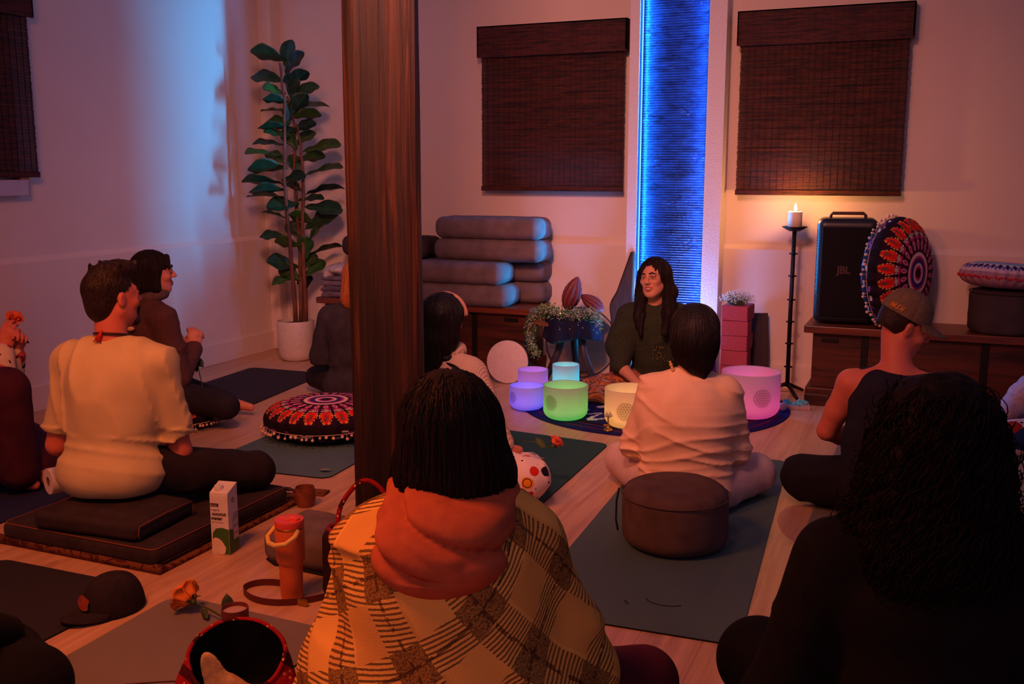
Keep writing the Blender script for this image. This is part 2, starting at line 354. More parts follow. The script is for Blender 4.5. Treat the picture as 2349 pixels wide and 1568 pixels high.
def person(label,loc,rz,s=.0,k=1.,sw=.165,lean=.03,head=(0,0,0),hoff=(0,0),arms=None,legs=None,skin=None,h=.0085,
           top=None,sleeve='short',infl=.014,tdisp=None,hem=.02,pants=None,pinfl=.014,pdisp=None,hair=None,hairmat=None,hdisp=None,hh=.006,
           smile=0,male=0,nose=1,paint=None,feet=True,extra=None,topfn=None,curl=(25,25),uvf=None,th=.0085,bulk=1.,pantpaint=None,hands=None,handscale=1.,topname='shirt',armr=1.,waist=1.,shz=.408):
    root=empty('person',(loc[0],loc[1],0),R(rz),label,'person')
    zh=s+.09; NB=np.array((hoff[0]*.6,lean,zh+.49*k)); HC=NB+np.array((hoff[0]*.4,.022+hoff[1],.155*k+.005)); HR=rot(*head)
    SH={a:np.array((a*sw+hoff[0]*.4,lean*.95,zh+shz*k)) for a in (-1,1)}
    arms=arms or {}; legs=legs or {}
    A={}
    for a in (-1,1):
        el,wr=arms.get(a,((a*(sw+.075),lean+.02,zh+.165),(a*.085,.27,zh+.10))); A[a]=(np.array(el,float),np.array(wr,float))
    L={}
    for a in (-1,1):
        kn,an=legs.get(a,((a*.36,.27,.105),(-a*.10,.33+.06*(a>0),.065))); L[a]=(np.array((a*.09,.01,zh-.005)),np.array(kn,float),np.array(an,float))
    def torso(i,lo=0):
        b=bulk
        return [ell((0,-.01,zh+.0),(.165*b+i,.115+i,.11+i),k=.04),ell((0,lean*.35,zh+.17*k),(.135*b*waist+i,.098*b+i,.15),k=.05),
                ell((hoff[0]*.25,lean*.75-.005,zh+.33*k),(.150*b*sw/.165+i,.105*b+i,.155+i*.3),k=.05)]
    def sh(i):
        o=[]
        for a in (-1,1):
            o+=[cap(NB+np.array((a*.030,-.010,-.030)),SH[a]+np.array((0,0,.0)),.040+i,.050*armr+i*.8,k=.035)]
        return o
    # body: one continuous surface
    B=torso(0)+sh(0)
    B+=[cap(NB+np.array((0,-.006,-.03)),HC+HR@np.array((0,-.018,-.045)),.056+.006*male,.050+.006*male,k=.025)]
    for a in (-1,1):
        e,wv=A[a]
        B+=chain([SH[a],SH[a]*.45+e*.55,e],[.050*armr,.043*armr,.036*armr],k=.02)+chain([e,e*.65+wv*.35,wv],[.036*armr,.036*armr,.024],k=.012)
        hd=(hands or {}).get(a)
        D=wv-e
        if hd: B+=hand_prims(wv,hd[0],hd[1],hd[3] if len(hd)>3 else a,hd[2],handscale,thumb=.1)
        else: B+=hand_prims(wv,D/np.linalg.norm(D)+np.array((0,0,-.25)),(-a*.5,0,-1),-a if False else a,curl[0],handscale)
        hp,kn,an=L[a]
        B+=[cap(hp,kn,.078,.052,k=.03),cap(kn,an,.050,.036,k=.02)]
        if feet:
            fd=an-kn; fd/=np.linalg.norm(fd); toe=an+fd*.11+np.array((0,.05,-.01)); toe[2]=max(toe[2],.035)
            B+=[cap(an,toe,.034,.022,k=.015),cap(an-fd*.01+np.array((0,-.03,0)),an,.028,.03,k=.015)]
    B+=xf(head_prims(smile,male,nose),HR,HC)
    ctx=dict(root=root,NB=NB,HC=HC,HR=HR,SH=SH,A=A,L=L,zh=zh,k=k,lean=lean,torso=torso,sh=sh)
    body=sdf_obj('body',B,h,skin,root,paint=(lambda v:paint(v,ctx)) if paint else None); ctx['body']=body
    if top:
        if topfn: T=topfn(ctx)
        else:
            T=torso(infl)+sh(infl)
            for a in (-1,1):
                e,wv=A[a]
                if sleeve=='long': T+=chain([SH[a],SH[a]*.5+e*.5,e],[.052+infl,.047+infl,.043+infl],k=.02)+chain([e,e*.1+wv*.9],[.043+infl,.029+infl*.9],k=.015)
                elif sleeve=='short':
                    m=SH[a]*.25+e*.75; T+=chain([SH[a],m],[.053*armr+infl,.052*armr+infl],k=.02)
            ne=NB+np.array((0,.0,.0))
            T+=[ell(ne+np.array((0,.02,.075)),(.060+.006*male,.066+.006*male,.052),k=.012,op='-'),plane((0,0,zh-.10-hem),(0,0,-1))]
            for a in (-1,1):
                if sleeve=='short':
                    e=A[a][0]; d=e-SH[a]; d/=np.linalg.norm(d); m=SH[a]*.30+e*.70
                    T+=[dict(cap(m+d*.075,m+d*.12,.082,.085,k=.004),op='-')]
        ctx['top']=sdf_obj(topname,T,th,top,root,disp=tdisp,uvf=uvf)
    if pants:
        Pp=[ell((0,-.01,zh+.0),(.168*bulk+pinfl,.118+pinfl,.10),k=.03)]
        for a in (-1,1):
            hp,kn,an=L[a]; m=kn*.12+an*.88
            Pp+=[cap(hp,kn,.084+pinfl,.055+pinfl,k=.03),cap(kn,m,.053+pinfl,.043+pinfl,k=.02)]
        Pp+=[plane((0,0,.004 if s<.05 else .008),(0,0,-1),.004)]
        ctx['pants']=sdf_obj('trousers',Pp,.009,pants,root,disp=pdisp,paint=pantpaint)
    if hair:
        ctx['hair']=sdf_obj('hair',xf(hair,np.eye(3),np.zeros(3)) if callable(hair) is False else hair(ctx),hh,hairmat,root,disp=hdisp)
    if extra: extra(ctx)
    return ctx
def strand_layer(ctx,n,L,rad=.0016,wave=0,freq=30,seed=1,name='strands',mat=None,steps=13,lift=.0015,front=.06,zmax=.13,zmin=-.2,hang=.0):
    from mathutils.bvhtree import BVHTree
    me=ctx['hair'].data; V_=[v.co.copy() for v in me.vertices]; bv=BVHTree.FromPolygons(V_,[tuple(p.vertices) for p in me.polygons])
    r=random.Random(seed); HC=Vector(ctx['HC']); H3=Matrix(ctx['HR'].tolist()); crown=HC+H3@Vector((0,-.035,.135)); mb=MB(); cnt=0; tries=0
    while cnt<n and tries<n*12:
        tries+=1; p=V_[r.randrange(len(V_))]; q=H3.transposed()@(p-HC)
        if q.y>front or q.z>zmax or q.z<zmin: continue
        cnt+=1; pts=[]; p=p.copy(); Ls=L*r.uniform(.6,1.2); st=Ls/steps; ph=r.random()*6.28; fr=freq*r.uniform(.8,1.25); wv=wave*r.uniform(.6,1.3); dist=0
        for k_ in range(steps):
            co,nn,_,_=bv.find_nearest(p)
            if co is None: break
            d=(p-crown); d.normalize(); dr=Vector((0,0,-1))*.9+d*.6; dr=dr-nn*dr.dot(nn)
            if dr.length<.15 : dr=Vector((0,0,-1))
            dr.normalize(); s_=nn.cross(dr)
            o_=co+nn*(lift+wv*(.6+.6*math.sin(fr*dist*6.28+ph)))+s_*(wv*math.cos(fr*dist*6.28+ph)); pts.append(o_)
            p=co+dr*st+s_*r.uniform(-.002,.002); dist+=st
        if len(pts)>3: mb.tube(pts,[rad*(1-.6*(i/len(pts))**3) for i in range(len(pts))],4,caps=False)
    return mb.build(name,mat or ctx['hair'].data.materials[0],ctx['hair'],True)
def inhead(ctx,ps): return xf(ps,ctx['HR'],ctx['HC'])
def hp(ctx,p): return tuple(ctx['HR']@np.array(p,float)+ctx['HC'])
def eyes(ctx,closed=False,white=True):
    for s in (-1,1):
        if white and not closed:
            mb=MB(); mb.ball(hp(ctx,(s*.030,.0795,.006)),.0122,12); mb.build('eye',EYE_W,ctx['body'],True)
            mb=MB(); mb.ball(hp(ctx,(s*.030-.0015,.0848,.0052)),.0074,12); mb.build('iris',EYE_D,ctx['body'],True)
        sdf_obj('eyelid',inhead(ctx,[cap((s*.018,.0885,.011 if not closed else .001),(s*.030,.092,.0145 if not closed else .001),.0022,k=.003),cap((s*.030,.092,.0145 if not closed else .001),(s*.044,.083,.009 if not closed else .001),.0022,k=.003)]),.0016,EYE_D,ctx['body'])
        sdf_obj('eyebrow',inhead(ctx,[cap((s*.014,.0955,.029),(s*.031,.094,.0345),.0036,k=.004),cap((s*.031,.094,.0345),(s*.048,.079,.028),.0034,.0018,k=.004)]),.002,HAIR_K,ctx['body'])
# ---------------------------------------------------------------- materials
WALL=Mt('wall_plaster',.85,.2); n_=WALL.noise((2,2,2),4); WALL.color(WALL.mix(n_,(214,198,186),(226,212,200))); WALL.bump(WALL.noise((45,45,45),4),.004,.35); WALL=WALL.mat
STUCCO=Mt('column_stucco',.75,.3); STUCCO.color((225,215,210)); STUCCO.bump(STUCCO.noise((120,120,120),3,dist=.8),.005,1); STUCCO=STUCCO.mat
def floor_mat():
    m=Mt('oak_floor',.42,.4); x,y,z=m.xyz()
    row=(x/.19).floor(); off=(row*.37).frac(); seg=((y/1.6)+off).floor()
    rnd=((row*12.9898+seg*78.233).sin()*43758.5).frac()
    n=m.noise((26,1.6,1),6,dist=.8); n2=m.noise((5,.9,1),3); kn=m.noise((6,3,1),2)
    c=m.mix((n-.3)*1.9,(172,132,102),(218,180,146)); c=m.mix(rnd*.35,c,(196,156,122)); c=m.mix(((kn-.66)*6).max(0).min(.6),c,(98,66,48))
    gap=(((x/.19).frac()-.5).abs()-.492).max(0)*90; c=m.mix(gap.min(.55),c,(70,48,34)); m.color(c); m.bump(n,.001,.35); return m.mat
FLOOR=floor_mat()
BEAM=Mt('old_beam',.62,.35); n_=BEAM.noise((34,34,1.2),6,dist=1.2); n2_=BEAM.noise((7,7,.6),3); x_,y_,z_=BEAM.xyz()
BEAM.color(BEAM.ramp((n_*.6+n2_*.5),[(.34,(11,5,4)),(.5,(31,15,9)),(.60,(50,24,13)),(.75,(100,52,26))])); BEAM.bump(n_,.007,.9); BEAM=BEAM.mat
TRUNK=wood('trunk_wood',(36,15,10),(84,38,21),(3,40,40),.5,bump=.002)
TOPW=wood('trunk_top_wood',(60,27,17),(122,60,34),(3,40,40),.38,spec=.5)
IRON=plain('dark_iron',(34,28,28),.5,.4,.6); BLACKM=plain('matte_black',(20,18,19),.6,.3)
def blind_mat():
    m=Mt('woven_reed',.7,.3); x,y,z=m.xyz()
    n=m.noise((1.5,1.5,240),3); n2=m.noise((9,9,55),3,dist=.5)
    c=m.mix((n*1.0+n2*.8-.7)*1.9,(24,9,8),(98,45,31)); st=(((x+y)/.041).frac()-.5).abs().gt(.47); c=m.mix(st*.7,c,(22,8,8)); m.color(c); m.bump(n,.004,.9); return m.mat
REED=blind_mat(); THREAD=plain('blind_thread',(24,9,8),.8)
BOLST=fabric('bolster_grey',(128,112,112),(98,86,88),ns=9,bump=.001); BOLST2=fabric('pouf_charcoal',(72,62,66),ns=9)
def matm(n,c): 
    m=Mt(n,.8,.25); q=m.noise((3,3,3),4); m.color(m.mix(q,tuple(int(v*.86) for v in c),c)); m.bump(m.noise((500,500,500),2),.0008,.5); return m.mat
MAT_TEAL=matm('mat_teal',(84,112,116)); MAT_DARK=matm('mat_black',(44,40,46)); MAT_BLUE=matm('mat_navy',(40,44,84)); MAT_GREEN=matm('mat_green',(36,76,72)); MAT_GREY=matm('mat_grey',(128,120,116)); MAT_EDGE=matm('mat_edge',(24,24,28))
SKIN=Mt('skin',.55,.35); SKIN.color(SKIN.mix(SKIN.noise((14,14,14),3),(196,128,98),(214,150,118))); SKIN=SKIN.mat
SKIN_R=Mt('skin_flushed',.55,.35); SKIN_R.color(SKIN_R.mix(SKIN_R.noise((14,14,14),3),(196,98,78),(216,126,100))); SKIN_R=SKIN_R.mat
SKIN_P=attrmat('skin_face',.5,.35,0)
def hairm(n,c1,c2,sc=(140,140,5),spec=.35,rough=.5):
    m=Mt(n,rough,spec); q=m.noise(sc,4,dist=.4); m.color(m.mix((q-.25)*2,c1,c2)); m.bump(q,.006,.8); return m.mat
HAIR_K=hairm('hair_black',(12,8,8),(30,20,18)); HAIR_B=hairm('hair_dark_brown',(14,8,7),(38,22,17),spec=.2,rough=.65); HAIR_O=hairm('hair_copper',(120,58,22),(200,120,56)); HAIR_S=hairm('hair_short',(20,11,9),(50,29,22),(160,160,60))
EYE_W=plain('eye_white',(170,150,146),.3,.5); EYE_D=plain('eye_dark',(18,10,9),.3,.5); TOOTH=plain('teeth',(238,230,220),.3,.5); LIP=plain('lips',(170,66,58),.45,.5)
BRASS=plain('brass',(190,150,70),.35,.5,.9); WAX=Mt('candle_wax',.5,.4); WAX.color((240,225,200)); WAX.b.inputs['Subsurface Weight'].default_value=.4; WAX.b.inputs['Subsurface Radius'].default_value=(.03,.015,.006); WAX=WAX.mat
FLAME=emit('flame',(1,.62,.22),34)
# ---------------------------------------------------------------- setting
YW=6.62; XL=-4.86
def struct(name,mb,mat,**k): o=mb.build(name,mat,**k); return tag(o,kind='structure')
struct('floor',MB().box(-5.1,3.3,-2.4,6.9,-.08,0),FLOOR)
struct('wall_back',MB().box(-5.1,3.3,YW+.03,YW+.15,0,3.5),WALL)
mb=MB(); mb.add([(XL-.03,YW-.0,0),(3.3,YW,0),(3.3,YW,.905),(XL-.03,YW,.905),(3.3,YW+.031,.935),(XL-.03,YW+.031,.935)],[(0,1,2,3),(3,2,4,5)]); struct('trim_1',mb,WALL)
struct('wall_left',MB().box(XL-.15,XL-.03,-2.4,6.9,0,3.5),WALL)
mb=MB(); mb.add([(XL,-2.4,0),(XL,YW+.03,0),(XL,YW+.03,.885),(XL,-2.4,.885),(XL-.031,YW+.03,.915),(XL-.031,-2.4,.915)],[(0,3,2,1),(3,5,4,2)]); struct('trim_2',mb,WALL)
mb=MB().box(XL-.04,XL+.09,YW-.10,YW+.05,0,3.5); struct('trim_3',mb,WALL,bevel=.02)
struct('baseboard_back',MB().box(XL,-1.925,YW-.018,YW+.01,0,.155).box(-1.285,3.3,YW-.018,YW+.01,0,.155),WALL,bevel=.006)
struct('baseboard_left',MB().box(XL-.01,XL+.018,-2.4,YW,0,.155),WALL,bevel=.006)
mb=MB().box(XL-.02,XL+.05,2.6,4.24,1.27,1.36); struct('window_1',mb,plain('window_white',(190,180,190),.4),bevel=.004)
struct('trim_4',MB().box(XL-.02,XL+.045,4.19,4.25,1.27,1.38),plain('window_wood',(190,120,60),.5),bevel=.004)
# beam post
mb=MB(); N=14; ring=[]
prof=[]; hw=.138
for i in range(40):
    t=i/40; a=t*2*PI; r=hw/max(abs(math.cos(a)),abs(math.sin(a))); r=min(r,hw*1.30); prof.append((r*math.cos(a),r*math.sin(a)))
vs=[];fs=[];nz=60
for k_ in range(nz+1):
    z=k_*3.5/nz; 
    for j,(x,y) in enumerate(prof):
        g=.0035*math.sin(j*2.1+z*1.3)+.003*math.sin(z*2.7+j*.4); ck=-.016*math.exp(-((j-23.2)/.35)**2)
        s_=1+(g+ck)/.14-.012*z*.6; vs.append((x*s_,y*s_,z))
for k_ in range(nz):
    for j in range(40): fs.append((k_*40+j,k_*40+(j+1)%40,(k_+1)*40+(j+1)%40,(k_+1)*40+j))
o=mesh_obj('wooden_post',vs,fs,BEAM,None,True); o.location=(-1.99,3.42,0); o.rotation_euler=(0,0,R(27)); o.data.set_sharp_from_angle(angle=R(38))
tag(o,'thick dark reddish timber post standing in the middle of the room','post')
# ---------------------------------------------------------------- water feature column
col=empty('light_column',(-1.605,YW,0),0,'tall stucco column with a rippled blue lit water panel between two blinds','water feature')
mb=MB()
for x0,x1 in ((-.315,-.245),(.205,.315)): mb.box(x0,x1,-.136,.03,0,3.4)
mb.box(-.245,.205,-.136,.03,0,.10); mb.build('frame',STUCCO,col,bevel=.004)
mb=MB().box(-.2455,-.2415,-.133,-.066,.1,3.4).box(.2015,.2055,-.133,-.066,.1,3.4); mb.build('added_reveal_liner',plain('liner_led_tint',(20,48,110),.5),col)  # added liner, its base colour chosen so the lit reveal turns deep blue
mb=MB().box(-.245,.205,-.064,.02,0.1,3.4); mb.build('back_panel',BLACKM,col)
def ripple():
    nx=44; rz=.0165; nr=int(3.3/rz); sub=5; vs=[];cs=[]
    rr=np.random.RandomState(3)
    for i in range(nr*sub+1):
        z=.1+i*rz/sub; ph=(i%sub)/sub
        for j in range(nx+1):
            x=-.245+.45*j/nx
            w=math.sin(7*z+9*x)+math.sin(13*z-17*x+1)+math.sin(3.1*z+2)
            wet=max(0,math.sin(23*z+3*math.sin(5*x+z*2))*math.sin(4.1*z+11*x*math.sin(z))-.45)
            y=-.070-.010*math.sin(PI*ph)-.0030*wet*rr.randn(); vs.append((x,y,z+.0012*wet*rr.randn()))
    fs=[(i*(nx+1)+j,i*(nx+1)+j+1,(i+1)*(nx+1)+j+1,(i+1)*(nx+1)+j) for i in range(nr*sub) for j in range(nx)]
    m=Mt('wet_slate',.22,.6); q=m.noise((9,9,30),4,dist=.6); m.color(m.mix((q-.3)*2,(10,22,50),(34,58,110))); m.bump(m.noise((60,60,160),3),.002,.7)
    mesh_obj('rippled_panel',vs,fs,m.mat,col,True)
ripple()
LED=emit('led_strip',(.10,.36,1),3.2)
for x in (-.243,.203):
    mb=MB().box(min(x,x-.0 if x<0 else x-.006),max(x+.006 if x<0 else x,x),-.094,-.084,.1,3.4); mb.build('led_strip',LED,col)
# ---------------------------------------------------------------- blinds
def blind(name,x0,x1,z0,z1,label,axis='x',vh=.21):
    w_=x1-x0; b=empty(name,((x0+x1)/2,YW+.03,z0) if axis=='x' else (XL-.03,(x0+x1)/2,z0),0 if axis=='x' else R(90),label,'blind',None)
    mb=MB(); zz=z1-z0; z=0; r=random.Random(len(label))
    while z<zz-.04:
        t=.0085; y=-.085+r.uniform(-.0015,.0015)
        mb.box(-w_/2+.02+r.uniform(-.001,.004),w_/2-.02+r.uniform(-.004,.001),y,y+.004,z+.0006,z+t-.0006); z+=t
    mb.build('slats',REED,b)
    mb=MB(); n=int(w_/.042)
    for i in range(n+1):
        x=-w_/2+.03+i*(w_-.06)/n+r.uniform(-.004,.004); mb.box(x-.0009,x+.0009,-.0885,-.0845,0,zz-.1)
    mb.build('binding_cords',THREAD,b)
    MB().box(-w_/2+.018,w_/2-.018,-.096,-.078,-.012,.02).build('bottom_rail',REED,b,bevel=.003)
    mb=MB().box(-w_/2,w_/2,-.118,-.106,zz-vh,zz).box(-w_/2,-w_/2+.008,-.118,-.0,zz-vh+.01,zz).box(w_/2-.008,w_/2,-.118,-.0,zz-vh+.01,zz).box(-w_/2,w_/2,-.118,0,zz-.008,zz)
    mb.build('valance',REED,b)
    MB().box(-w_/2+.03,w_/2-.03,-.08,-.03,zz-.05,zz-.01).build('head_rail',BLACKM,b)
    return b
blind('woven_blind',-3.04,-1.955,1.285,2.40,'dark brown woven reed blind left of the blue lit column')
blind('woven_blind',-1.235,-.195,1.27,2.395,'dark brown woven reed blind above the candle and speaker')
blind('woven_blind',3.0,4.33,1.385,2.47,'dark woven blind on the left wall at the photo edge',axis='y')
# ---------------------------------------------------------------- mats
def mat(pts,label,m,z=0.0,th=.006,corner=.05,cat='yoga mat'):
    c=Vector((sum(p[0] for p in pts)/4,sum(p[1] for p in pts)/4)); out=[]
    for i,p in enumerate(pts):
        p=Vector(p); a=Vector(pts[i-1]); b=Vector(pts[(i+1)%4]); u=(a-p).normalized(); v=(b-p).normalized()
        for j in range(7):
            t=j/6*PI/2; out.append(p+u*corner*(1-math.sin(t))+v*corner*(1-math.cos(t)))
    n=len(out); vs=[(p.x-c.x,p.y-c.y,z) for p in out]+[(p.x-c.x,p.y-c.y,z+th) for p in out]
    fs=[tuple(range(n))[::-1],tuple(range(n,2*n))]+[(i,(i+1)%n,n+(i+1)%n,n+i) for i in range(n)]
    o=mesh_obj('yoga_mat',vs,fs,m,None,False); o.location=(c.x,c.y,0); tag(o,label,cat); o.data.materials.append(MAT_EDGE)
    for q in o.data.polygons: 
        if abs(q.normal.z)<.5: q.material_index=1
    return o
mat([(-1.17,2.80),(-.465,2.83),(-.595,4.87),(-1.27,4.87)],'teal yoga mat under the person in the peach shirt and the round brown cushion',MAT_TEAL)
mat([(-4.36,3.9),(-3.67,3.97),(-3.90,5.83),(-4.52,5.80)],'black yoga mat by the left wall under the person in the brown fleece',MAT_DARK)
mat([(-3.22,3.70),(-2.52,3.75),(-2.62,5.55),(-3.30,5.5)],'teal yoga mat left of the timber post under the embroidered floor cushion',MAT_TEAL)
mat([(-2.16,3.05),(-1.46,3.05),(-1.50,4.83),(-2.16,4.89)],'dark green yoga mat in front of the singing bowls',MAT_GREEN)
mat([(-4.1,1.9),(-3.44,1.95),(-3.36,3.75),(-4.05,3.75)],'navy yoga mat at the left edge behind the paper roll',MAT_BLUE)
mat([(-3.10,.64),(-2.43,.62),(-2.40,2.47),(-3.08,2.46)],'black yoga mat in the lower left under the baseball cap',MAT_DARK)
mat([(-2.25,.62),(-1.58,.62),(-1.62,2.44),(-2.27,2.46)],'grey yoga mat in the foreground under the rose and clay cup',MAT_GREY,corner=.07)
mat([(-.345,1.7),(.32,1.7),(.32,3.55),(-.345,3.55)],'greenish grey yoga mat under the person in black at right',matm('mat_olive',(84,88,82)))
mat([(-.40,3.72),(.26,3.72),(.26,5.42),(-.40,5.42)],'grey yoga mat under the person in the tank top',MAT_GREY)
# round rug
def rug():
    nr,na=60,256; vs=[(0,0,.006)]; 
    for i in range(1,nr+1):
        for j in range(na):
            a=2*PI*j/na; r=.81*i/nr; vs.append((r*math.cos(a),r*math.sin(a),.006))
    for j in range(na): a=2*PI*j/na; vs.append((.81*math.cos(a),.81*math.sin(a),0))
    fs=[(0,1+j,1+(j+1)%na) for j in range(na)]+[(1+i*na+j,1+(i+1)*na+j,1+(i+1)*na+(j+1)%na,1+i*na+(j+1)%na) for i in range(nr) for j in range(na)]
    v=np.array(vs); r=np.hypot(v[:,0],v[:,1])/.81; a=np.arctan2(v[:,1],v[:,0])
    navy=np.array(lin((24,24,92))); wine=np.array(lin((96,22,60))); wh=np.array(lin((190,205,215))); dk=np.array(lin((14,12,40)))
    c=np.tile(navy,(len(v),1)); pet=np.abs(np.sin(a*12)); 
    c[(r>.9)&(r<.93)]=wine; c[(r>.82)&(r<.84)]=wine; c[(r>.78)&(r<.82)]=dk
    m=(r>.52)&(r<.52+.24*pet); c[m]=wh; m=(r>.52)&(r<.52+.17*pet**2); c[m]=navy*1.5
    m=(r>.3)&(r<.3+.16*np.abs(np.cos(a*9))); c[m]=wh*.9; m=(r<.27); c[m]=wine; c[(r<.2)]=dk
    o=mesh_obj('round_rug',vs,fs,attrmat('rug_weave',.9,.1,.001,300),None,False,col=c); o.location=(-1.53,5.83,0); tag(o,'round navy mandala rug under the singing bowls and the teacher','rug')
rug()
# ---------------------------------------------------------------- singing bowls
def flower_emblem(r,H,az,er,parent,matl,z0):
    segs=[]
    def arc(cx,cy,rad,n=26,clip=True):
        prev=None
        for i in range(n+1):
            a=2*PI*i/n; p=(cx+rad*math.cos(a),cy+rad*math.sin(a))
            if prev is not None and (not clip or (math.hypot(*p)<er*.93 and math.hypot(*prev)<er*.93)): segs.append((prev,p))
            prev=p
    arc(0,0,er,48,False); arc(0,0,er*.95,48,False); q=er*.31
    for i in range(-4,5):
        for j in range(-4,5):
            cx=q*(i+.5*j); cy=q*.866*j
            if math.hypot(cx,cy)<er*1.1: arc(cx,cy,q)
    mb=MB(); w_=er*.011
    for (a,b) in segs:
        d=Vector((b[0]-a[0],b[1]-a[1])); L=d.length
        if L<1e-6: continue
        n=Vector((-d.y,d.x))/L*w_
        q4=[]
        for (u,v) in ((a[0]+n.x,a[1]+n.y),(b[0]+n.x,b[1]+n.y),(b[0]-n.x,b[1]-n.y),(a[0]-n.x,a[1]-n.y)):
            th=az+u/r; q4.append(((r+.0007)*math.cos(th),(r+.0007)*math.sin(th),z0+v))
        mb.add(q4,[(0,1,2,3)])
    o=mb.build('emblem',matl,parent); return o
def bowl(x,y,r,H,color,power,label,az=None,er=.05,ez=.5,body=(206,204,208)):
    b=empty('singing_bowl',(x,y,.012),0,label,'singing bowl','frosted crystal singing bowls on the rug')
    m=Mt('frosted_quartz',.6,.3); m.color(body); nt=m.nt; tr=nt.nodes.new('ShaderNodeBsdfTranslucent'); tr.inputs[0].default_value=(*lin(body),1)
    mx=nt.nodes.new('ShaderNodeMixShader'); mx.inputs[0].default_value=.55; out=nt.nodes['Material Output']
    nt.links.new(m.b.outputs[0],mx.inputs[1]); nt.links.new(tr.outputs[0],mx.inputs[2]); nt.links.new(mx.outputs[0],out.inputs[0])
    t=.005; pr=[(.001,0)]; rb=r*.42
    for i in range(1,13):
        a=PI/2*i/12; pr.append((r-rb+rb*math.sin(a),rb-rb*math.cos(a)))
    pr+=[(r,H-.004),(r-t*.3,H),(r-t*.7,H),(r-t,H-.004)]
    for i in range(12,0,-1):
        a=PI/2*i/12; pr.append((r-rb+(rb-t)*math.sin(a),rb-(rb-t)*math.cos(a)))
    pr.append((.001,t)); o=MB().lathe(pr,96).build('bowl',m.mat,b,True,merge=True)
    mb=MB().lathe([(.001,.006),(.03,.006),(.03,.02),(.001,.024)],24); mb.build('light_puck',emit('puck',color,3.0),b)
    point('bowl_light',(0,0,.05),power,color,.028,b)
    if az is not None: flower_emblem(r,H,R(az),er,b,plain('emblem_ink',(128,104,70),.5),H*ez)
    return b
# az: 0=+x, -90 = towards camera side
bowl(-.93,5.72,.168,.262,(1,.06,.30),3.3,'large pink glowing singing bowl right of the person in peach',-57,.052,.52)
bowl(-1.505,5.22,.140,.215,(1,.62,.22),1.1,'warm white glowing singing bowl half hidden by the person in peach',-83,.050,.5,body=(238,225,205))
bowl(-1.895,5.25,.128,.195,(.10,.9,.12),1.8,'green glowing singing bowl nearest the front of the rug',-112,.043,.55)
bowl(-2.185,5.38,.106,.142,(.10,.09,1),2.0,'indigo glowing singing bowl at the left of the rug',-125,.035,.55)
bowl(-2.30,5.76,.096,.16,(.42,.09,1),1.4,'violet glowing singing bowl behind the indigo one')
bowl(-2.165,6.0,.088,.16,(.0,.62,.66),1.9,'cyan glowing singing bowl in front of the altar stool')
# ---------------------------------------------------------------- benches
def trunk(x0,x1,y0,y1,H,label,straps):
    t=empty('storage_bench',((x0+x1)/2,(y0+y1)/2,0),0,label,'bench'); a,b=(x1-x0)/2,(y1-y0)/2
    MB().box(-a,a,-b,b,H-.045,H).build('top',TOPW,t,bevel=.006)
    MB().box(-a+.05,a-.05,-b+.045,b-.01,.11,H-.045).build('body',TRUNK,t,bevel=.004)
    MB().box(-a+.02,a-.02,-b+.02,b-.01,.06,.11).build('plinth',TRUNK,t,bevel=.01)
    for s in (-1,1): MB().box(s*(a-.02)-.15*(s>0),s*(a-.02)+.15*(s<0),-b+.0,b-.02,0,.075).build('foot',TRUNK,t,bevel=.01)
    for x in straps: MB().box(x-t.location.x-.02,x-t.location.x+.02,-b+.037,-b+.047,.11,H-.045).build('iron_strap',IRON,t,bevel=.002)
    for s in (-1,1): MB().box(s*(a-.1)-.10*(s>0),s*(a-.1)+.10*(s<0),-b+.036,-b+.047,H-.10,H-.075).build('corner_plate',IRON,t,bevel=.002)
    MB().box(-.10+.3,.02+.3,-b+.03,-b+.046,H-.105,H-.085).build('handle',IRON,t,bevel=.004)
trunk(-4.21,-2.50,6.19,6.59,.49,'dark red wooden storage bench carrying the grey bolsters',[-3.9,-2.93,-3.4])
trunk(-.70,1.75,6.17,6.59,.49,'dark wooden storage bench under the speaker and cushions at right',[-.35,.30,.9])
# bolsters
def bolster(x,y,z,L,label,D=.29,Hh=.15,rz=0,seed=0,mt=None):
    pr=[rbox((0,0,Hh/2),(L/2,D/2,Hh/2),.058,k=.01)]
    f=folds((1,.4,.2),.0012,40,seed); 
    def dd(X,Y,Z): return f(X,Y,Z)+.004*np.cos(np.clip(Y/(D/2),-1,1)*1.4)*0-.004*np.cos(np.clip(X/(L/2),-1,1)*1.5)
    b=empty('bolster',(x,y,z),R(rz),label,'bolster','grey yoga bolsters piled on the left bench')
    sdf_obj('cover',pr,.009,mt or BOLST,b,disp=dd)
    # piping round the right end and a dark carrying slot
    pts=[]; 
    for i in range(40):
        a=2*PI*i/40; cy=math.copysign(abs(math.cos(a))**.6,math.cos(a))*(D/2-.010); cz=math.copysign(abs(math.sin(a))**.6,math.sin(a))*(Hh/2-.004); pts.append((L/2-.055,cy*1.06,Hh/2+cz*1.02))
    MB().tube(pts,.003,6,closed=True).build('piping',BOLST,b,True)
    return b
BZ=.491
bolster(-3.01,6.28,BZ,.72,'grey bolster at the bottom front of the pile, cyan lit end',seed=1)
bolster(-3.04,6.275,BZ+.151,.70,'grey bolster second from the bottom in front, cyan lit end and top',seed=2)
bolster(-2.90,6.555-.0,BZ,.80,'grey bolster at the bottom of the pile against the wall',D=.24,seed=3)
bolster(-2.90,6.545,BZ+.151,.80,'grey bolster second from the bottom against the wall',D=.24,seed=4)
bolster(-2.87,6.42,BZ+.302,.82,'grey bolster second from the top of the pile',seed=5)
bolster(-2.87,6.42,BZ+.453,.80,'grey bolster on top of the pile',seed=6)
bolster(-3.70,6.44,BZ+.302,.72,'grey bolster whose end shows right of the timber post',seed=7,mt=BOLST2)
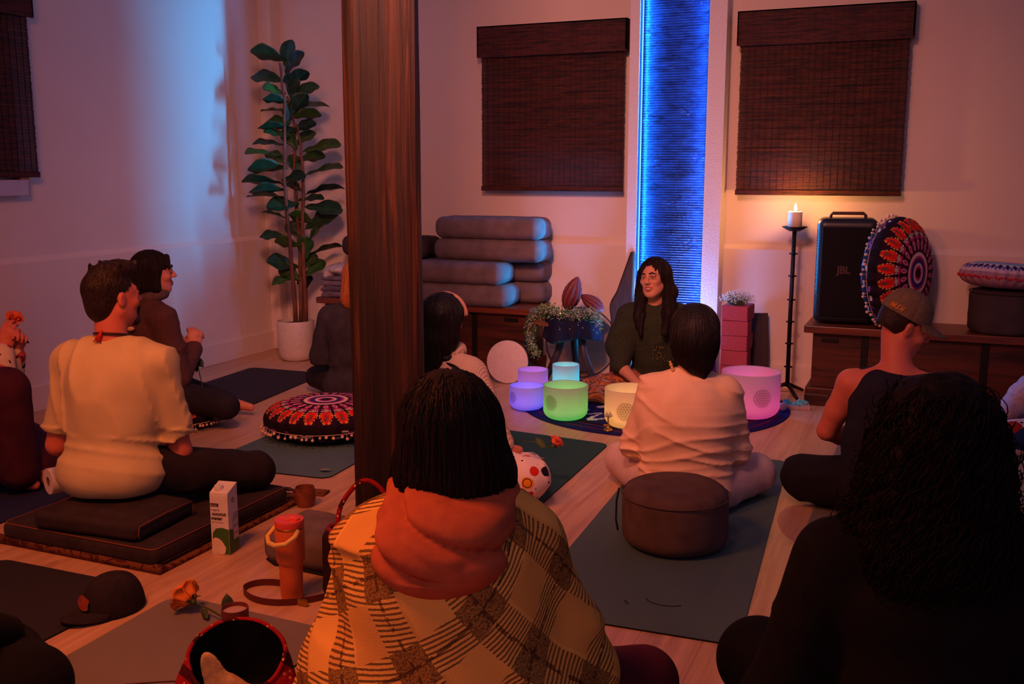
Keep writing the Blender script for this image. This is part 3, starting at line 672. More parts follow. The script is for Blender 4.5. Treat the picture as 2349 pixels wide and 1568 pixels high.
bolster(-3.72,6.44,BZ+.151,.58,'grey bolster behind the post under the charcoal one',D=.26,seed=8)
bolster(-3.72,6.44,BZ,.56,'grey bolster behind the post resting on the bench',D=.26,seed=9)
# blankets
for i,(cz,th,cc) in enumerate(((0,.042,(120,110,130)),(.043,.04,(108,98,120)),(.084,.038,(132,122,142)),(.123,.034,(118,108,128)))):
    bl=sdf_obj('folded_blanket',[rbox((0,0,cz+th/2),(.115-.006*i,.15,th/2),.018),rbox((-.09,0,cz+th*.35),(.03,.152,th*.3),.012,k=.008)],.006,fabric('blanket_%d'%i,cc,ns=20),None,disp=folds((.2,.1,1),.0035,120,i+3))
    bl.location=(-4.06,6.36,BZ); tag(bl,'folded lilac grey blanket, %s, on the left end of the bench'%['lowest of the pile','second from the bottom','third from the bottom','just under the white throw'][i],'blanket','folded blankets beside the plant')
bl=sdf_obj('white_throw',[ell((.0,0,.19),(.135,.16,.045),k=.03),ell((-.09,-.06,.15),(.045,.09,.05),k=.03)],.006,fabric('throw_cream',(214,204,206),ns=30,bump=.003),None,disp=folds((1,.6,.4),.005,55,8)); bl.location=(-4.05,6.36,BZ+.012)
tag(bl,'rumpled white throw on top of the folded blankets','blanket')
# ---------------------------------------------------------------- plant
def plant():
    root=empty('potted_fiddle_leaf_fig',(-4.42,6.22,0),0,'tall fiddle leaf fig in a cream pot in the room corner','plant')
    MB().lathe([(.001,0),(.095,0),(.118,.012),(.130,.05),(.138,.15),(.140,.295),(.136,.302),(.130,.298),(.128,.27),(.001,.27)],48).build('pot',plain('cream_pot',(226,212,196),.5),root,True,merge=True,sharp=50)
    MB().lathe([(.001,.278),(.127,.272)],32).build('soil',plain('soil',(40,28,20),.95,.1),root)
    right=Vector((math.cos(R(38)),math.sin(R(38)),0)); fwd=Vector((-right.y,right.x,0))
    bark=wood('fig_bark',(74,44,34),(130,84,62),(30,30,8),.8,bump=.003)
    S=[[( .00,.27),(-.02,.9),(-.045,1.35),(-.02,1.9),(-.045,2.18)],[(.04,.27),(.055,.8),(.03,1.4),(.045,1.75),(.0,1.95)],[(.075,.27),(.075,.9),(.09,1.3),(.085,1.6),(.06,1.75)]]
    off=[-.03,.02,-.02]
    for st,o_ in zip(S,off):
        pts=[right*a*1.0+fwd*o_+Vector((0,0,z)) for a,z in st]; sm=[]
        for i in range(len(pts)-1):
            for t in np.linspace(0,1,6)[:-1]: sm.append(pts[i].lerp(pts[i+1],t)+right*.004*math.sin(i*3+t*5))
        sm.append(pts[-1]); MB().tube(sm,[.017-.010*i/len(sm) for i in range(len(sm))],8).build('stem',bark,root,True)
    # leaves: (base u, base z, tip u, tip z) in metres across / up, traced as seen, given depth by turning them
    LV=[(.0,2.20,-.22,2.27,.34),(.0,2.16,.03,2.34,.5),(.0,2.12,.11,2.26,.4),(-.02,2.05,-.23,2.10,.42),(.02,2.02,.13,2.12,.45),(-.02,1.97,-.15,2.00,.4),(.04,1.95,.21,2.03,.42),(0,1.9,-.16,1.93,.3),(.03,1.92,.03,2.10,.5),
        (.02,1.86,.28,1.90,.20),(.0,1.84,-.17,1.86,.14),(.03,1.80,.22,1.83,.32),(.02,1.80,.12,1.96,.5),(-.02,1.76,-.14,1.78,.4),(.0,1.78,.03,1.9,.5),(.0,1.72,-.20,1.73,.18),(.03,1.70,.18,1.76,.42),(-.01,1.66,-.16,1.70,.3),(.03,1.62,-.02,1.72,.6),
        (.05,1.6,.18,1.70,.44),(-.03,1.60,-.24,1.62,.2),(.08,1.55,.34,1.61,.3),(-.03,1.52,-.29,1.55,.14),(.06,1.49,.24,1.53,.38),(-.04,1.47,-.15,1.55,.45),(-.02,1.43,-.28,1.44,.34),(.06,1.4,.02,1.52,.55),(.09,1.38,.35,1.45,.16),(-.03,1.35,.09,1.38,.42),
        (-.04,1.32,-.32,1.35,.2),(-.04,1.27,-.28,1.28,.26),(.05,1.28,-.03,1.33,.4),(.09,1.24,.36,1.30,.16),(.08,1.2,.22,1.22,.24),(-.05,1.22,-.29,1.24,.13),(.05,1.17,-.16,1.16,.42),(.09,1.15,.34,1.13,.38),(-.05,1.07,-.20,1.12,.12),(.09,1.06,.0,1.10,.45),
        (.09,.98,.32,1.12,.42),(.10,.86,.22,1.02,.2),(.07,.92,-.02,1.03,.6),(-.05,.93,-.22,.94,.34),(.02,.87,-.11,.9,.42),(.09,.8,.09,.92,.7),(.10,.78,.34,.86,.14),(.03,.7,-.17,.76,.42),(.06,.68,.16,.79,.5),(.02,.62,-.09,.72,.62),(.08,.64,.09,.55,.6),(.12,.66,.22,.74,.5),(-.01,.62,-.15,.59,.26)]
    mb=MB(); r=random.Random(5); pal=[(34,68,30),(26,58,36),(46,74,24),(20,46,32),(40,80,28),(30,54,28)]
    for (u0,z0,u1,z1,wr) in LV:
        dep=r.uniform(-.12,.12); p0=right*u0+fwd*r.uniform(-.02,.03)+Vector((0,0,z0)); p1=right*u1+fwd*dep+Vector((0,0,z1))
        d=p1-p0; L=min(.29,max(.20,d.length*1.15))
        p0b=p1-d.normalized()*L*.92; dn=d.normalized(); side=Vector((0,0,1)).cross(dn); side=(side if side.length>.2 else right).normalized()
        up=dn.cross(side).normalized(); 
        # face tilt so that apparent width matches
        want=wr; ang=math.asin(min(1,want/.62)); sgn=1 if r.random()<.5 else -1
        vd=Vector((.58,-.81,.05)); e1=(dn.cross(vd)).normalized(); e2=dn.cross(e1).normalized(); sd=(e1*math.sin(ang)+e2*math.cos(ang)*sgn).normalized(); nn=dn.cross(sd).normalized()
        if nn.z<0: nn=-nn
        cc=lin(pal[r.randrange(6)]); W=.62*L*.5; nu,nv=12,8; vs=[];cs=[]
        for i in range(nu+1):
            t=i/nu; wv=W*(math.sin(PI*min(1,t*.97+.015))**.6)*(.62+.55*t-.18*math.sin(t*PI*2.0))
            if t<.02: wv=.003
            droop=-.10*L*(t-.3)**2*1.5
            for j in range(nv+1):
                s=(j/nv-.5)*2; wavy=.006*math.sin(t*16+j)*abs(s)
                p=p0b+dn*L*t+sd*wv*s+nn*(droop+abs(s)*wv*.22+wavy-.003*(abs((t*8)%1-.5)<.1))
                vs.append(p); vein=(abs(s)<.12) or (abs(((t-.35*abs(s))*7)%1-.5)<.07 and abs(s)<.92)
                cs.append(tuple(v*1.7 for v in cc) if vein else cc)
        fs=[(i*(nv+1)+j,i*(nv+1)+j+1,(i+1)*(nv+1)+j+1,(i+1)*(nv+1)+j) for i in range(nu) for j in range(nv)]
        n=len(mb.v); mb.v+=[tuple(v) for v in vs]; mb.f+=[tuple(i+n for i in q) for q in fs]; mb.c+=cs
        mb.tube([p0,p0.lerp(p0b,.6)-Vector((0,0,.004)),p0b+dn*.01],.003,5,lin((60,70,30)))
    o=mb.build('foliage',attrmat('fig_leaf',.42,.45,.0),root,True,col=True)
    md=o.modifiers.new('s','SOLIDIFY'); md.thickness=.0012
plant()
# ---------------------------------------------------------------- round embroidered cushions
def cushion_geo(Rr,Hh,pat,n=640,m=110,wr=.006,seed=0):
    vs=[];uv=[]
    AL=np.linspace(0,PI,2001); pr_=np.abs(np.sin(AL))**.55*Rr; pz_=Hh/2*np.sign(np.cos(AL))*np.abs(np.cos(AL))**.9; CL=np.concatenate([[0],np.cumsum(np.hypot(np.diff(pr_),np.diff(pz_)))]); CL/=CL[-1]
    for i in range(m+1):
        t=i/m; a=float(np.interp(t,CL,AL)); rr=Rr*abs(math.sin(a))**.55; zz=Hh/2+Hh/2*math.copysign(abs(math.cos(a))**.9,math.cos(a))
        for j in range(n):
            b=2*PI*j/n; w_=wr*math.sin(a)**1.5*(math.sin(b*26)+.5*math.sin(b*7+seed)); q=1+w_/Rr
            vs.append((rr*q*math.cos(b),rr*q*math.sin(b),zz+.3*wr*math.sin(b*5+t*9+seed)*math.sin(a))); uv.append((b/(2*PI),t))
    fs=np.array([(i*n+j,(i+1)*n+j,(i+1)*n+(j+1)%n,i*n+(j+1)%n) for i in range(m) for j in range(n)])
    uv=np.array(uv); return np.array(vs),fs,pat(uv[:,0],uv[:,1])
def pat_mandala(u,v,N=22,base=(38,10,34)):
    L=lambda c:np.array(lin(c)); c=np.tile(L(base),(len(u),1)); fu=(u*N)%1-.5; rs=np.random.RandomState(2)
    def put(m,q): c[m]=L(q)
    # v: 0 centre .5 rim
    for k_,q in ((.06,(200,60,120)),(.075,(230,200,190)),(.10,(60,40,110)),(.13,(180,40,100)),(.15,(230,190,180))): put((v<.16)&(v>k_-.02),q)
    f2=(u*N/2)%1-.5
    put((v>.17)&(v<.27)&(np.abs(fu)<.36*np.sin(PI*(v-.17)/.10)**.7),(170,34,92)); put((v>.185)&(v<.255)&(np.abs(fu)<.22*np.sin(PI*(v-.185)/.07)**.7),(216,176,180)); put((v>.195)&(v<.245)&(np.abs(fu)<.14*np.sin(PI*(v-.195)/.05)**.7),(150,24,60))
    put((v>.272)&(v<.282)&(np.abs(fu)<.4),(190,50,110))
    # cream leaf pairs
    for s in (-1,1):
        d=((fu-s*.2-.0)/.19)**2+((v-.295-.010*np.abs(fu)*4)/.011)**2; put(d<1,(232,206,180)); put(d<.25,(90,60,70))
    put((np.abs(fu)<.09)&(np.abs(v-.308)<.011),(170,170,150))
    for s in (-1,1): d=((fu-s*.26)/.12)**2+((v-.328)/.014)**2; put(d<1,(150,30,40)); put(d<.3,(60,20,80))
    # red drop petal
    t=np.clip((v-.318)/.135,0,1); wd=.36*np.sin(PI*t**.72)**.75*(t>0)*(t<1)
    ticks=(np.abs(fu)<wd+.10)&(np.abs(fu)>wd+.015)&(wd>.05)&(((v*150)%1)>.45); put(ticks,(226,160,80))
    put((np.abs(fu)<wd),(206,22,26)); put((np.abs(fu)<wd*.8)&(np.abs(fu)>wd*.68),(236,84,40)); 
    d=(fu/.12)**2+((v-.405)/.025)**2; put((d<1.6)&(((np.arctan2(v-.405,fu*.18)*4/PI)%1)>.5),(30,60,50)); put(d<.25,(20,90,90)); d=(fu/.05)**2+((v-.368)/.012)**2; put(d<1,(40,90,60))
    put((v>.462),(26,12,22)); 
    # side and underside: blue/white flecks
    m=(v>.50); hsh=np.sin((u*N*3).astype(int)*12.98+(v*60).astype(int)*78.2)*43758.5; hsh=hsh-np.floor(hsh); put(m&(hsh>.8),(120,60,130)); put(m&(hsh>.93),(200,180,190))
    return c
def poms(parent,Rr,z,n,matl,matc,z2=-.02,seed=1):
    r=random.Random(seed); pm=None; cord=MB(); cord.tube([((Rr+.004)*math.cos(2*PI*i/90),(Rr+.004)*math.sin(2*PI*i/90),z) for i in range(90)],.0018,5,closed=True)
    for i in range(n):
        a=2*PI*(i+r.uniform(-.3,.3))/n; q=Rr+.010+r.uniform(0,.006); dz=r.uniform(-.028,-.008)
        po=MB().ball((0,0,0),.0088,8).build('pompom',matl,parent,True) if pm is None else pm.copy()
        if pm is None: pm=po
        else: COL.objects.link(po); po.parent=parent
        po.location=(q*math.cos(a),q*math.sin(a),z+dz); po.scale=(r.uniform(.85,1.15),)*3; cord.tube([((Rr+.004)*math.cos(a),(Rr+.004)*math.sin(a),z),(q*math.cos(a),q*math.sin(a),z+dz)],.001,4)
    cord.build('trim_cord',matc,parent)
EMB=attrmat('embroidery',.85,.15,.0015,180); POM=fabric('pompom',(236,190,160),ns=80)
def mandala(Rr,Hh,loc,rotm,label,pat=pat_mandala,group=None,pom=True,seed=0,n=640,cat='floor cushion'):
    v,f,c=cushion_geo(Rr,Hh,pat,n=n,seed=seed); root=empty('floor_cushion',loc,0,label,cat); root.rotation_euler=rotm
    mesh_obj('cover',v,f,EMB,root,True,col=c)
    if pom: poms(root,Rr,Hh*.40,64,POM,POM,seed=seed+1)
    return root
mandala(.33,.19,(-2.97,4.43,.006),(0,0,.3),'round red embroidered cushion with pompoms on the teal mat behind the post')
mandala(.225,.11,(-3.84,4.30,.006),(0,0,1.0),'flat dark embroidered cushion under the person in the brown fleece',seed=3,pom=True)
mandala(.32,.25,(-.31,6.335,.49+.325),(R(88),0,R(66)),'round embroidered cushion standing on edge beside the speaker',seed=5)
def pat_crochet(u,v):
    L=lambda c:np.array(lin(c)); N=34; fu=(u*N)%1-.5; c=np.tile(L((150,120,140)),(len(u),1))
    rs=(v*60).astype(int)%2
    c[(v<.12)]=L((170,120,150)); c[(v<.12)&(rs==1)]=L((130,50,90)); c[(v<.05)]=L((180,150,180))
    m=(v>.12)&(v<.22); c[m]=L((170,70,120)); m&=((v*80)%1>.5)&(((u*90)%1)>.5); c[m]=L((220,170,190))
    c[(v>.22)&(v<.26)&(np.abs(fu)<.2)]=L((220,190,200)); m=(v>.24)&(v<.33); c[m]=L((120,170,180))
    m=(v>.33)&(v<.43); c[m]=L((200,180,190)); c[m&(np.abs(fu)<.3*np.sin(PI*(v-.33)/.1))]=L((40,30,60)); f3=(u*N+.5)%1-.5; c[m&(v>.38)&(np.abs(f3)<.2)]=L((90,100,170))
    c[(v>.43)&(v<.47)]=L((190,170,180)); m=(v>.5)&((v*70)%1>.5)&(((u*80)%1)>.5); c[m]=L((200,140,120)); return c
pf=empty('round_pouf',(.40,6.36,.49),0,'dark grey round pouf on the right end of the bench','pouf')
sdf_obj('cover',[cap((0,0,.05),(0,0,.205),.20,.20,k=.01),plane((0,0,.250),(0,0,1),.05),plane((0,0,0),(0,0,-1),.03)],.009,BOLST2,pf,disp=folds((0,0,1),.002,30,2))
MB().tube([(.235*math.cos(2*PI*i/60)*.86,.235*math.sin(2*PI*i/60)*.86,.236) for i in range(60)],.003,6,closed=True).build('piping',BOLST2,pf,True)
cr=mandala(.235,.15,(.37,6.34,.744),(R(-4),R(3),0),'multicoloured crochet cushion with red edging on the dark pouf',pat=pat_crochet,pom=False,seed=2)
mb=MB()
for i in range(90): a=2*PI*i/90; mb.ball((.239*math.cos(a),.239*math.sin(a),.062+.004*math.sin(i*2)),.0075,6)
mb.build('edging',fabric('crochet_red',(214,40,60)),cr,True)
# ---------------------------------------------------------------- speaker
sp=empty('speaker',(-.50,6.40,.49),R(6),'tall black party speaker on the right bench beside the candle','speaker')
BL=plain('speaker_plastic',(30,32,38),.38,.5); GR=fabric('speaker_grille',(22,20,24),ns=300,rough=.7)
sdf_obj('cabinet',[rbox((0,0,.325),(.175,.15,.315),.045,k=.01)]+[plane((0,0,.012),(0,0,-1),.01)],.006,BL,sp)
def grille():
    b=bmesh.new(); mb=MB().box(-.145,.145,-.157,-.14,.05,.59); o=mb.build('grille',GR,sp,bevel=.02,seg=3); b.free(); return o
grille()
mb=MB()
for s in (-1,1):
    for i in range(44): z=.07+i*.0117; mb.box(s*.166-.006,s*.166+.011,-.13,.06,z,z+.005)
mb.build('side_ribs',BL,sp)
pts=[(-.10,-.03,.625),(-.10,-.03,.655),(-.088,-.03,.668),(.088,-.03,.668),(.10,-.03,.655),(.10,-.03,.625)]; MB().tube(pts,.010,8).build('handle',plain('handle_rubber',(70,30,26),.5),sp,True)
text_mesh('logo','JBL',.062,plain('logo_metal',(84,66,64),.4,.4,.3),sp,Matrix.Translation((-.05,-.159,.315))@Matrix.Rotation(PI/2,4,'X'),sx=.92,bold=.0022)
# ---------------------------------------------------------------- candle stand
cs_=empty('candle_stand',(-.815,6.43,0),0,'tall dark iron candle stand against the wall left of the speaker','candle stand')
mb=MB(); mb.tube([(0,0,.05),(-.002,0,.5),(0,0,1.04)],.0135,8); mb.build('pole',IRON,cs_,True)
mb=MB()
for z in (.18,.33,.47,.61,.76,.90): 
    mb.lathe([(.013,z-.006),(.02,z-.004),(.02,z+.004),(.013,z+.006)],12)
    for a in range(4): mb.ball((.021*math.cos(a*PI/2),.021*math.sin(a*PI/2),z),.006,6)
mb.build('rivet_collars',IRON,cs_,True)
for i in range(3):
    a=R(60+120*i); MB().tube([(0,0,.07),(.05*math.cos(a),.05*math.sin(a),.05),(.16*math.cos(a),.16*math.sin(a),.008)],[.014,.012,.010],8).build('leg',IRON,cs_,True)
MB().lathe([(.001,1.04),(.03,1.04),(.055,1.052),(.078,1.066),(.076,1.07),(.05,1.057),(.001,1.052)],36).build('drip_plate',IRON,cs_,True,merge=True)
cn=empty('pillar_candle',(-.815,6.43,1.055),0,'lit cream pillar candle burning on the iron stand','candle')
MB().lathe([(.001,0),(.043,0),(.043,.104),(.040,.108),(.034,.100),(.001,.096)],32).build('wax',WAX,cn,True,merge=True)
MB().tube([(0,0,.096),(.001,0,.112)],.0015,5).build('wick',BLACKM,cn)
MB().lathe([(.0005,.108),(.007,.114),(.0095,.124),(.007,.138),(.003,.150),(.0005,.158)],16).build('flame',FLAME,cn,True)
point('candle_light',(0,-.02,.145),7.5,(1,.40,.09),.012,cn)
# ---------------------------------------------------------------- yoga blocks, board, flowers
bc=[(190,120,130),(196,112,126),(190,100,120),(196,96,116),(190,90,110),(186,84,104)]
for i in range(6):
    o=MB().box(-.083,.083,-.1,.1,0,.094).build('yoga_block',fabric('block_foam',(196,92,112),ns=120,bump=.0006),bevel=.006); o.location=(-1.135+.004*math.sin(i*3),6.36,.0955*i+.001); o.rotation_euler=(0,0,R([2,0,3,-1,2,-3][i]))
    tag(o,'pink foam yoga block, %s of the six stacked beside the column'%['bottom','second from the bottom','third from the bottom','third from the top','second from the top','top'][i],'yoga block','foam blocks stacked beside the column')
bd=MB().box(-.06,.06,-.012,.012,0,.50).build('wedge_board',plain('dark_board',(42,20,26),.6),bevel=.004); bd.location=(-1.005,6.50,.001); bd.rotation_euler=(R(-7),R(-3.5),0); tag(bd,'dark narrow board leaning on the wall behind the block stack','board')
def baby_breath(loc,n,rad,label,h=.09,seed=1,name='flower_bunch'):
    r=random.Random(seed); root=empty(name,loc,0,label,'flowers'); st=MB(); fl=MB()
    for i in range(n):
        a=r.uniform(0,6.28); q=rad*math.sqrt(r.random()); z=h*(.35+.75*r.random())*math.sqrt(max(.1,1-(q/rad)**2*.7)); p=Vector((q*math.cos(a),q*math.sin(a)*.8,z))
        st.tube([(p.x*.3,p.y*.3,0.0),p*.7,p],.0006,4); fl.ball(p,r.uniform(.0028,.0048),6,sc=(1,1,.8))
    st.build('stems',plain('flower_stem',(96,120,70),.7),root); fl.build('blossoms',plain('white_blossom',(235,232,225),.7),root,True)
baby_breath((-1.13,6.31,.575),330,.115,'bunch of white baby breath flowers on top of the block stack',seed=4)
baby_breath((-1.02,6.12,.001),60,.05,'small sprig of white flowers on the floor by the block stack',h=.12,seed=6)
pu=sdf_obj('purple_pouch',[ell((0,0,.10),(.028,.06,.10),rot(0,0,8),k=.02),ell((.012,0,.20),(.014,.03,.03),k=.02)],.005,fabric('purple_sequin',(150,30,170),ns=160,bump=.004,rough=.4),None,disp=folds((0,.3,1),.003,160,3)); pu.location=(-1.275,6.28,0); tag(pu,'purple textured pouch between the column and the pink blocks','pouch')
# leaning slab behind the teacher
def slab():
    o=sdf_obj('wooden_slab',[cap((.0,0,.02),(.00,0,.50),.075,.078,k=.05),cap((0,0,.50),(.06,0,.86),.075,.02,k=.05),dict(plane((0,-.018,0),(0,-1,0),.008)),dict(plane((0,.018,0),(0,1,0),.008)),plane((0,0,0),(0,0,-1),.01)],.006,wood('bark_slab',(34,19,15),(76,44,33),(30,30,3),.7,bump=.005),None)
    o.location=(-1.93,6.44,0.0); o.rotation_euler=(R(-3),0,0); tag(o,'tall curved wooden slab leaning on the column behind the teacher','wooden slab')
slab()
# ---------------------------------------------------------------- altar
al=empty('altar_stool',(-2.20,6.22,0),0,'small altar stool draped in a dark blue starry cloth','stool')
MB().lathe([(.001,.44),(.17,.44),(.175,.455),(.17,.47),(.001,.47)],40).build('seat',TRUNK,al,True,merge=True,sharp=40)
LEGW=wood('stool_leg',(30,22,24),(70,52,50),(30,30,6),.45)
for i,a in enumerate((-20,100,220)):
    a=R(a); MB().tube([(.05*math.cos(a),.05*math.sin(a),.44),(.10*math.cos(a),.10*math.sin(a),.22),(.20*math.cos(a),.20*math.sin(a),.015)],[.030,.026,.022],8).build('leg',LEGW,al,True)
def cloth():
    n=160; vs=[];fs=[]; rows=14
    for i in range(rows+1):
        t=i/rows
        for j in range(n):
            a=2*PI*j/n; sq=1/max(abs(math.cos(a)),abs(math.sin(a))); 
            if t<.3: q=.178*(t/.3); z=.474
            else:
                s=(t-.3)/.7; drop=.155*(1+.35*(sq-1)); q=.180+.012*s*math.sin(a*9)+.010*s; z=.474-drop*s*(1+.15*math.sin(a*3+1))
            vs.append((q*math.cos(a),q*math.sin(a),z))
    for i in range(rows):
        for j in range(n): fs.append((i*n+j,(i+1)*n+j,(i+1)*n+(j+1)%n,i*n+(j+1)%n))
    m=Mt('starry_cloth',.75,.25); d,c1,c2=m.voro((42,42,42)); m.color(m.mix((d.lt(.16)*c1.gt(.72)),(14,16,44),(190,170,120)))
    o=mesh_obj('altar_cloth',vs,fs,m.mat,None,True); o.location=(-2.20,6.22,0); o.modifiers.new('s','SOLIDIFY').thickness=.003; tag(o,'dark blue cloth with gold stars draped over the altar stool','cloth')
cloth()
def pod(loc,rotm,L,label,seed):
    vs=[];cs=[];n=100;m=40; r=random.Random(seed)
    for i in range(m+1):
        t=i/m; rr=L*.27*math.sin(PI*t)**.62*(1-.25*t)
        for j in range(n):
            a=2*PI*j/n; q=1+.10*math.cos(a*10)**3*math.sin(PI*t)+.02*math.sin(t*50+a*7)+.015*r.random(); vs.append((rr*q*math.cos(a),rr*q*math.sin(a),L*(t-.5)))
            g=(math.cos(a*10)+1)/2; c1=np.array(lin((110,32,36))); c2=np.array(lin((112,100,104))); k_=max(0,min(1,(g-.5)*1.6))*(.4+.6*r.random()); cs.append(tuple(c1*(1-k_)+c2*k_))
    fs=[(i*n+j,(i+1)*n+j,(i+1)*n+(j+1)%n,i*n+(j+1)%n) for i in range(m) for j in range(n)]
    o=mesh_obj('cacao_pod',vs,fs,attrmat('pod_skin',.5,.4,.002,90),None,True,col=np.array(cs)); o.location=loc; o.rotation_euler=rotm; tag(o,label,'cacao pod')
pod((-2.205,6.22,.605),(R(4),R(20),0),.25,'ridged cacao pod standing upright on the altar, blue lit',2)
pod((-2.08,6.27,.545),(R(10),R(-58),R(-10)),.19,'dark red cacao pod leaning down to the right on the altar',3)
def garland():
    root=empty('flower_garland',(-2.20,6.22,.47),0,'leafy garland of greenery and tiny flowers trailing off the altar','garland'); r=random.Random(9)
    lf=MB(); fl=MB(); st=MB(); pts=[]
    path=[(.20,-.06,-.06),(.18,-.10,.02),(.10,-.15,.015),(.02,-.165,.01),(-.06,-.15,.02),(-.14,-.10,.03),(-.20,-.08,.01),(-.26,-.06,-.06),(-.29,-.04,-.14),(-.275,-.05,-.22),(-.24,-.05,-.30)]
    P=[Vector(p) for p in path]; sm=[]
    for i in range(len(P)-1):
        for t in np.linspace(0,1,10)[:-1]: sm.append(P[i].lerp(P[i+1],t))
    st.tube(sm,.003,5)
    for k_ in range(2300):
        i=int(len(sm)*r.random()**.95); c=sm[min(i,len(sm)-1)]; w_=.045 if i<70 else .03
        d=Vector((r.gauss(0,1),r.gauss(0,1),r.gauss(0,.8)+.25)).normalized(); p=c+d*w_*r.uniform(.3,1.15); p.z=max(p.z,.004-.47)
        if i<62 and p.z<.006 and Vector((p.x,p.y)).length<.17: p.z=.006+r.random()*.02
        if r.random()<.62:
            q=d.orthogonal().normalized()*r.uniform(.003,.006); tp=p+d*r.uniform(.012,.024); lf.add([p,p+q+d*.006,tp,p-q+d*.006],[(0,1,2,3)],lin(r.choice([(70,110,50),(110,140,70),(50,90,50),(130,150,90)])))
        else: fl.ball(p,r.uniform(.0028,.0050),5)
        if r.random()<.3: st.tube([c,(c+p)/2,p],.0008,4)
    lf.build('leaves',attrmat('garland_leaf',.6,.3,0),root,col=True); fl.build('blossoms',plain('garland_blossom',(215,210,190),.7),root,True); st.build('stems',plain('garland_stem',(110,90,50),.7),root)
    for i in range(5):
        mb=MB().tube([(-.17+.05*math.cos(a+i)*(1+.1*i),-.10+.03*math.sin(a),-.05+.018*math.sin(a+i*.7)-.005*i) for a in np.linspace(0,6.28,20)[:-1]],.0035,5,closed=True); mb.build('wicker_loop',plain('wicker',(140,84,46),.6),root,True)
garland()
tl=empty('tealight',(-2.235,6.075,.474),0,'tiny lit tealight on the altar edge','candle'); MB().lathe([(.001,0),(.013,0),(.013,.009),(.001,.008)],16).build('cup',WAX,tl); MB().lathe([(.0005,.009),(.003,.013),(.003,.018),(.0005,.026)],8).build('flame',FLAME,tl,True)
def hoop(loc,rr,tilt,label,name='hoop_drum',w_=.045,head=None,rz=0,cat='drum',rimc=(64,44,44)):
    root=empty(name,loc,R(rz),label,cat); M=Matrix.Translation((0,0,rr))@Matrix.Rotation(R(90),4,'X'); T=Matrix.Rotation(R(tilt),4,'X')@M
    MB().lathe([(rr,-w_/2),(rr,w_/2),(rr-.006,w_/2),(rr-.006,-w_/2),(rr,-w_/2)],72,M=T).build('rim',plain('drum_rim',rimc,.5),root,True,merge=True,sharp=40)
    if head: MB().lathe([(.001,w_/2+.002),(rr-.004,w_/2+.002),(rr+.0015,w_/2-.001),(rr+.0015,w_/2-.012)],72,M=T).build('drumhead',head,root,True,merge=True,sharp=60)
    return root
hoop((-2.60,6.045,.001),.143,-9,'round white frame drum leaning against the left bench','frame_drum',.05,plain('drum_skin',(232,214,208),.6),rz=6,rimc=(24,20,22))
hoop((-2.20,6.40,.001),.245,-4,'large dark wooden hoop drum standing behind the altar stool','hoop_drum',.07,rz=16)
# jar by the teacher, figurine, tray, crystals
jr=empty('glass_jar',(-1.90,6.20,.001),0,'small clear glass jar by the wall left of the teacher','jar'); g=Mt('clear_glass',.08,.5); g.b.inputs['Transmission Weight'].default_value=.9; g.color((220,220,225))
MB().lathe([(.001,0),(.026,0),(.028,.01),(.028,.05),(.02,.062),(.02,.072),(.017,.072),(.017,.060),(.025,.048),(.025,.005),(.001,.004)],24).build('jar',g.mat,jr,True,merge=True)
lc=empty('lotus_candle_holder',(-1.585,5.08,.008),0,'small brass lotus stem figurine between the green and white bowls','figurine')
MB().lathe([(.001,0),(.03,0),(.024,.008),(.01,.014),(.004,.03),(.004,.07),(.009,.078),(.001,.08)],20).build('stem',BRASS,lc,True,merge=True)
mb=MB()
for ring,(nn_,rr,zz) in enumerate(((8,.024,.09),(6,.014,.105))):
    for i in range(nn_): a=2*PI*i/nn_+ring*.3; mb.tube([(.004*math.cos(a),.004*math.sin(a),.076),(rr*.75*math.cos(a),rr*.75*math.sin(a),.084),(rr*math.cos(a),rr*math.sin(a),zz)],[.002,.006,.001],6)
mb.build('petals',plain('lotus_petal',(200,200,170),.6),lc,True)
cb=MB().box(-.035,.035,-.012,.012,0,.012).build('wooden_block',plain('small_block',(150,100,70),.6),bevel=.002); cb.location=(-1.60,5.16,.007); tag(cb,'small wooden block behind the lotus figurine','block')
tr=empty('crystal_tray',(-.72,6.08,.0),R(12),'tray of clear crystals, cyan light put into their colour, beside the pink bowl','tray'); MB().box(-.10,.085,-.07,.07,0,.022).build('board',plain('tray_board',(190,160,150),.5),tr,bevel=.003)
mb=MB(); r=random.Random(3)
for i in range(26):
    c=(r.uniform(-.06,.07),r.uniform(-.05,.05),.022+.008*r.random()); s=r.uniform(.008,.016); n0=len(mb.v); mb.add([(c[0]+s*r.uniform(.5,1),c[1],c[2]),(c[0],c[1]+s,c[2]),(c[0]-s,c[1],c[2]),(c[0],c[1]-s,c[2]),(c[0],c[1],c[2]+s*1.2),(c[0],c[1],.0225)],[(0,1,4),(1,2,4),(2,3,4),(3,0,4),(1,0,5),(2,1,5),(3,2,5),(0,3,5)])
mb.build('crystals',plain('crystal',(110,215,225),.2,.7),tr)  # cyan LED light on the clear crystals is painted into their base colour
pn=MB().tube([(-.10,-.03,.03),(-.05,.0,.034)],.006,8).build('black_striker',BLACKM,None,True); pn.location=(-.74,6.05,0.0); tag(pn,'short black stick lying on the crystal tray','stick')
ms=empty('bowl_mallet',(-.96,5.40,.006),R(30),'white tipped mallet handle sticking out at the rug edge','mallet'); MB().tube([(-.10,0,.014),(.07,0,.014)],.008,8).build('handle',plain('mallet_handle',(210,205,215),.4),ms,True); MB().ball((-.12,0,.02),.02,10).build('head',plain('mallet_head',(200,190,200),.7),ms,True)
sn=sdf_obj('white_stone',[ell((0,0,.022),(.022,.02,.022)),ell((.005,.0,.045),(.014,.013,.014))],.003,plain('pale_stone',(220,200,205),.5),None); sn.location=(-.775,5.93,0); tag(sn,'small pale stone right of the pink bowl','stone')
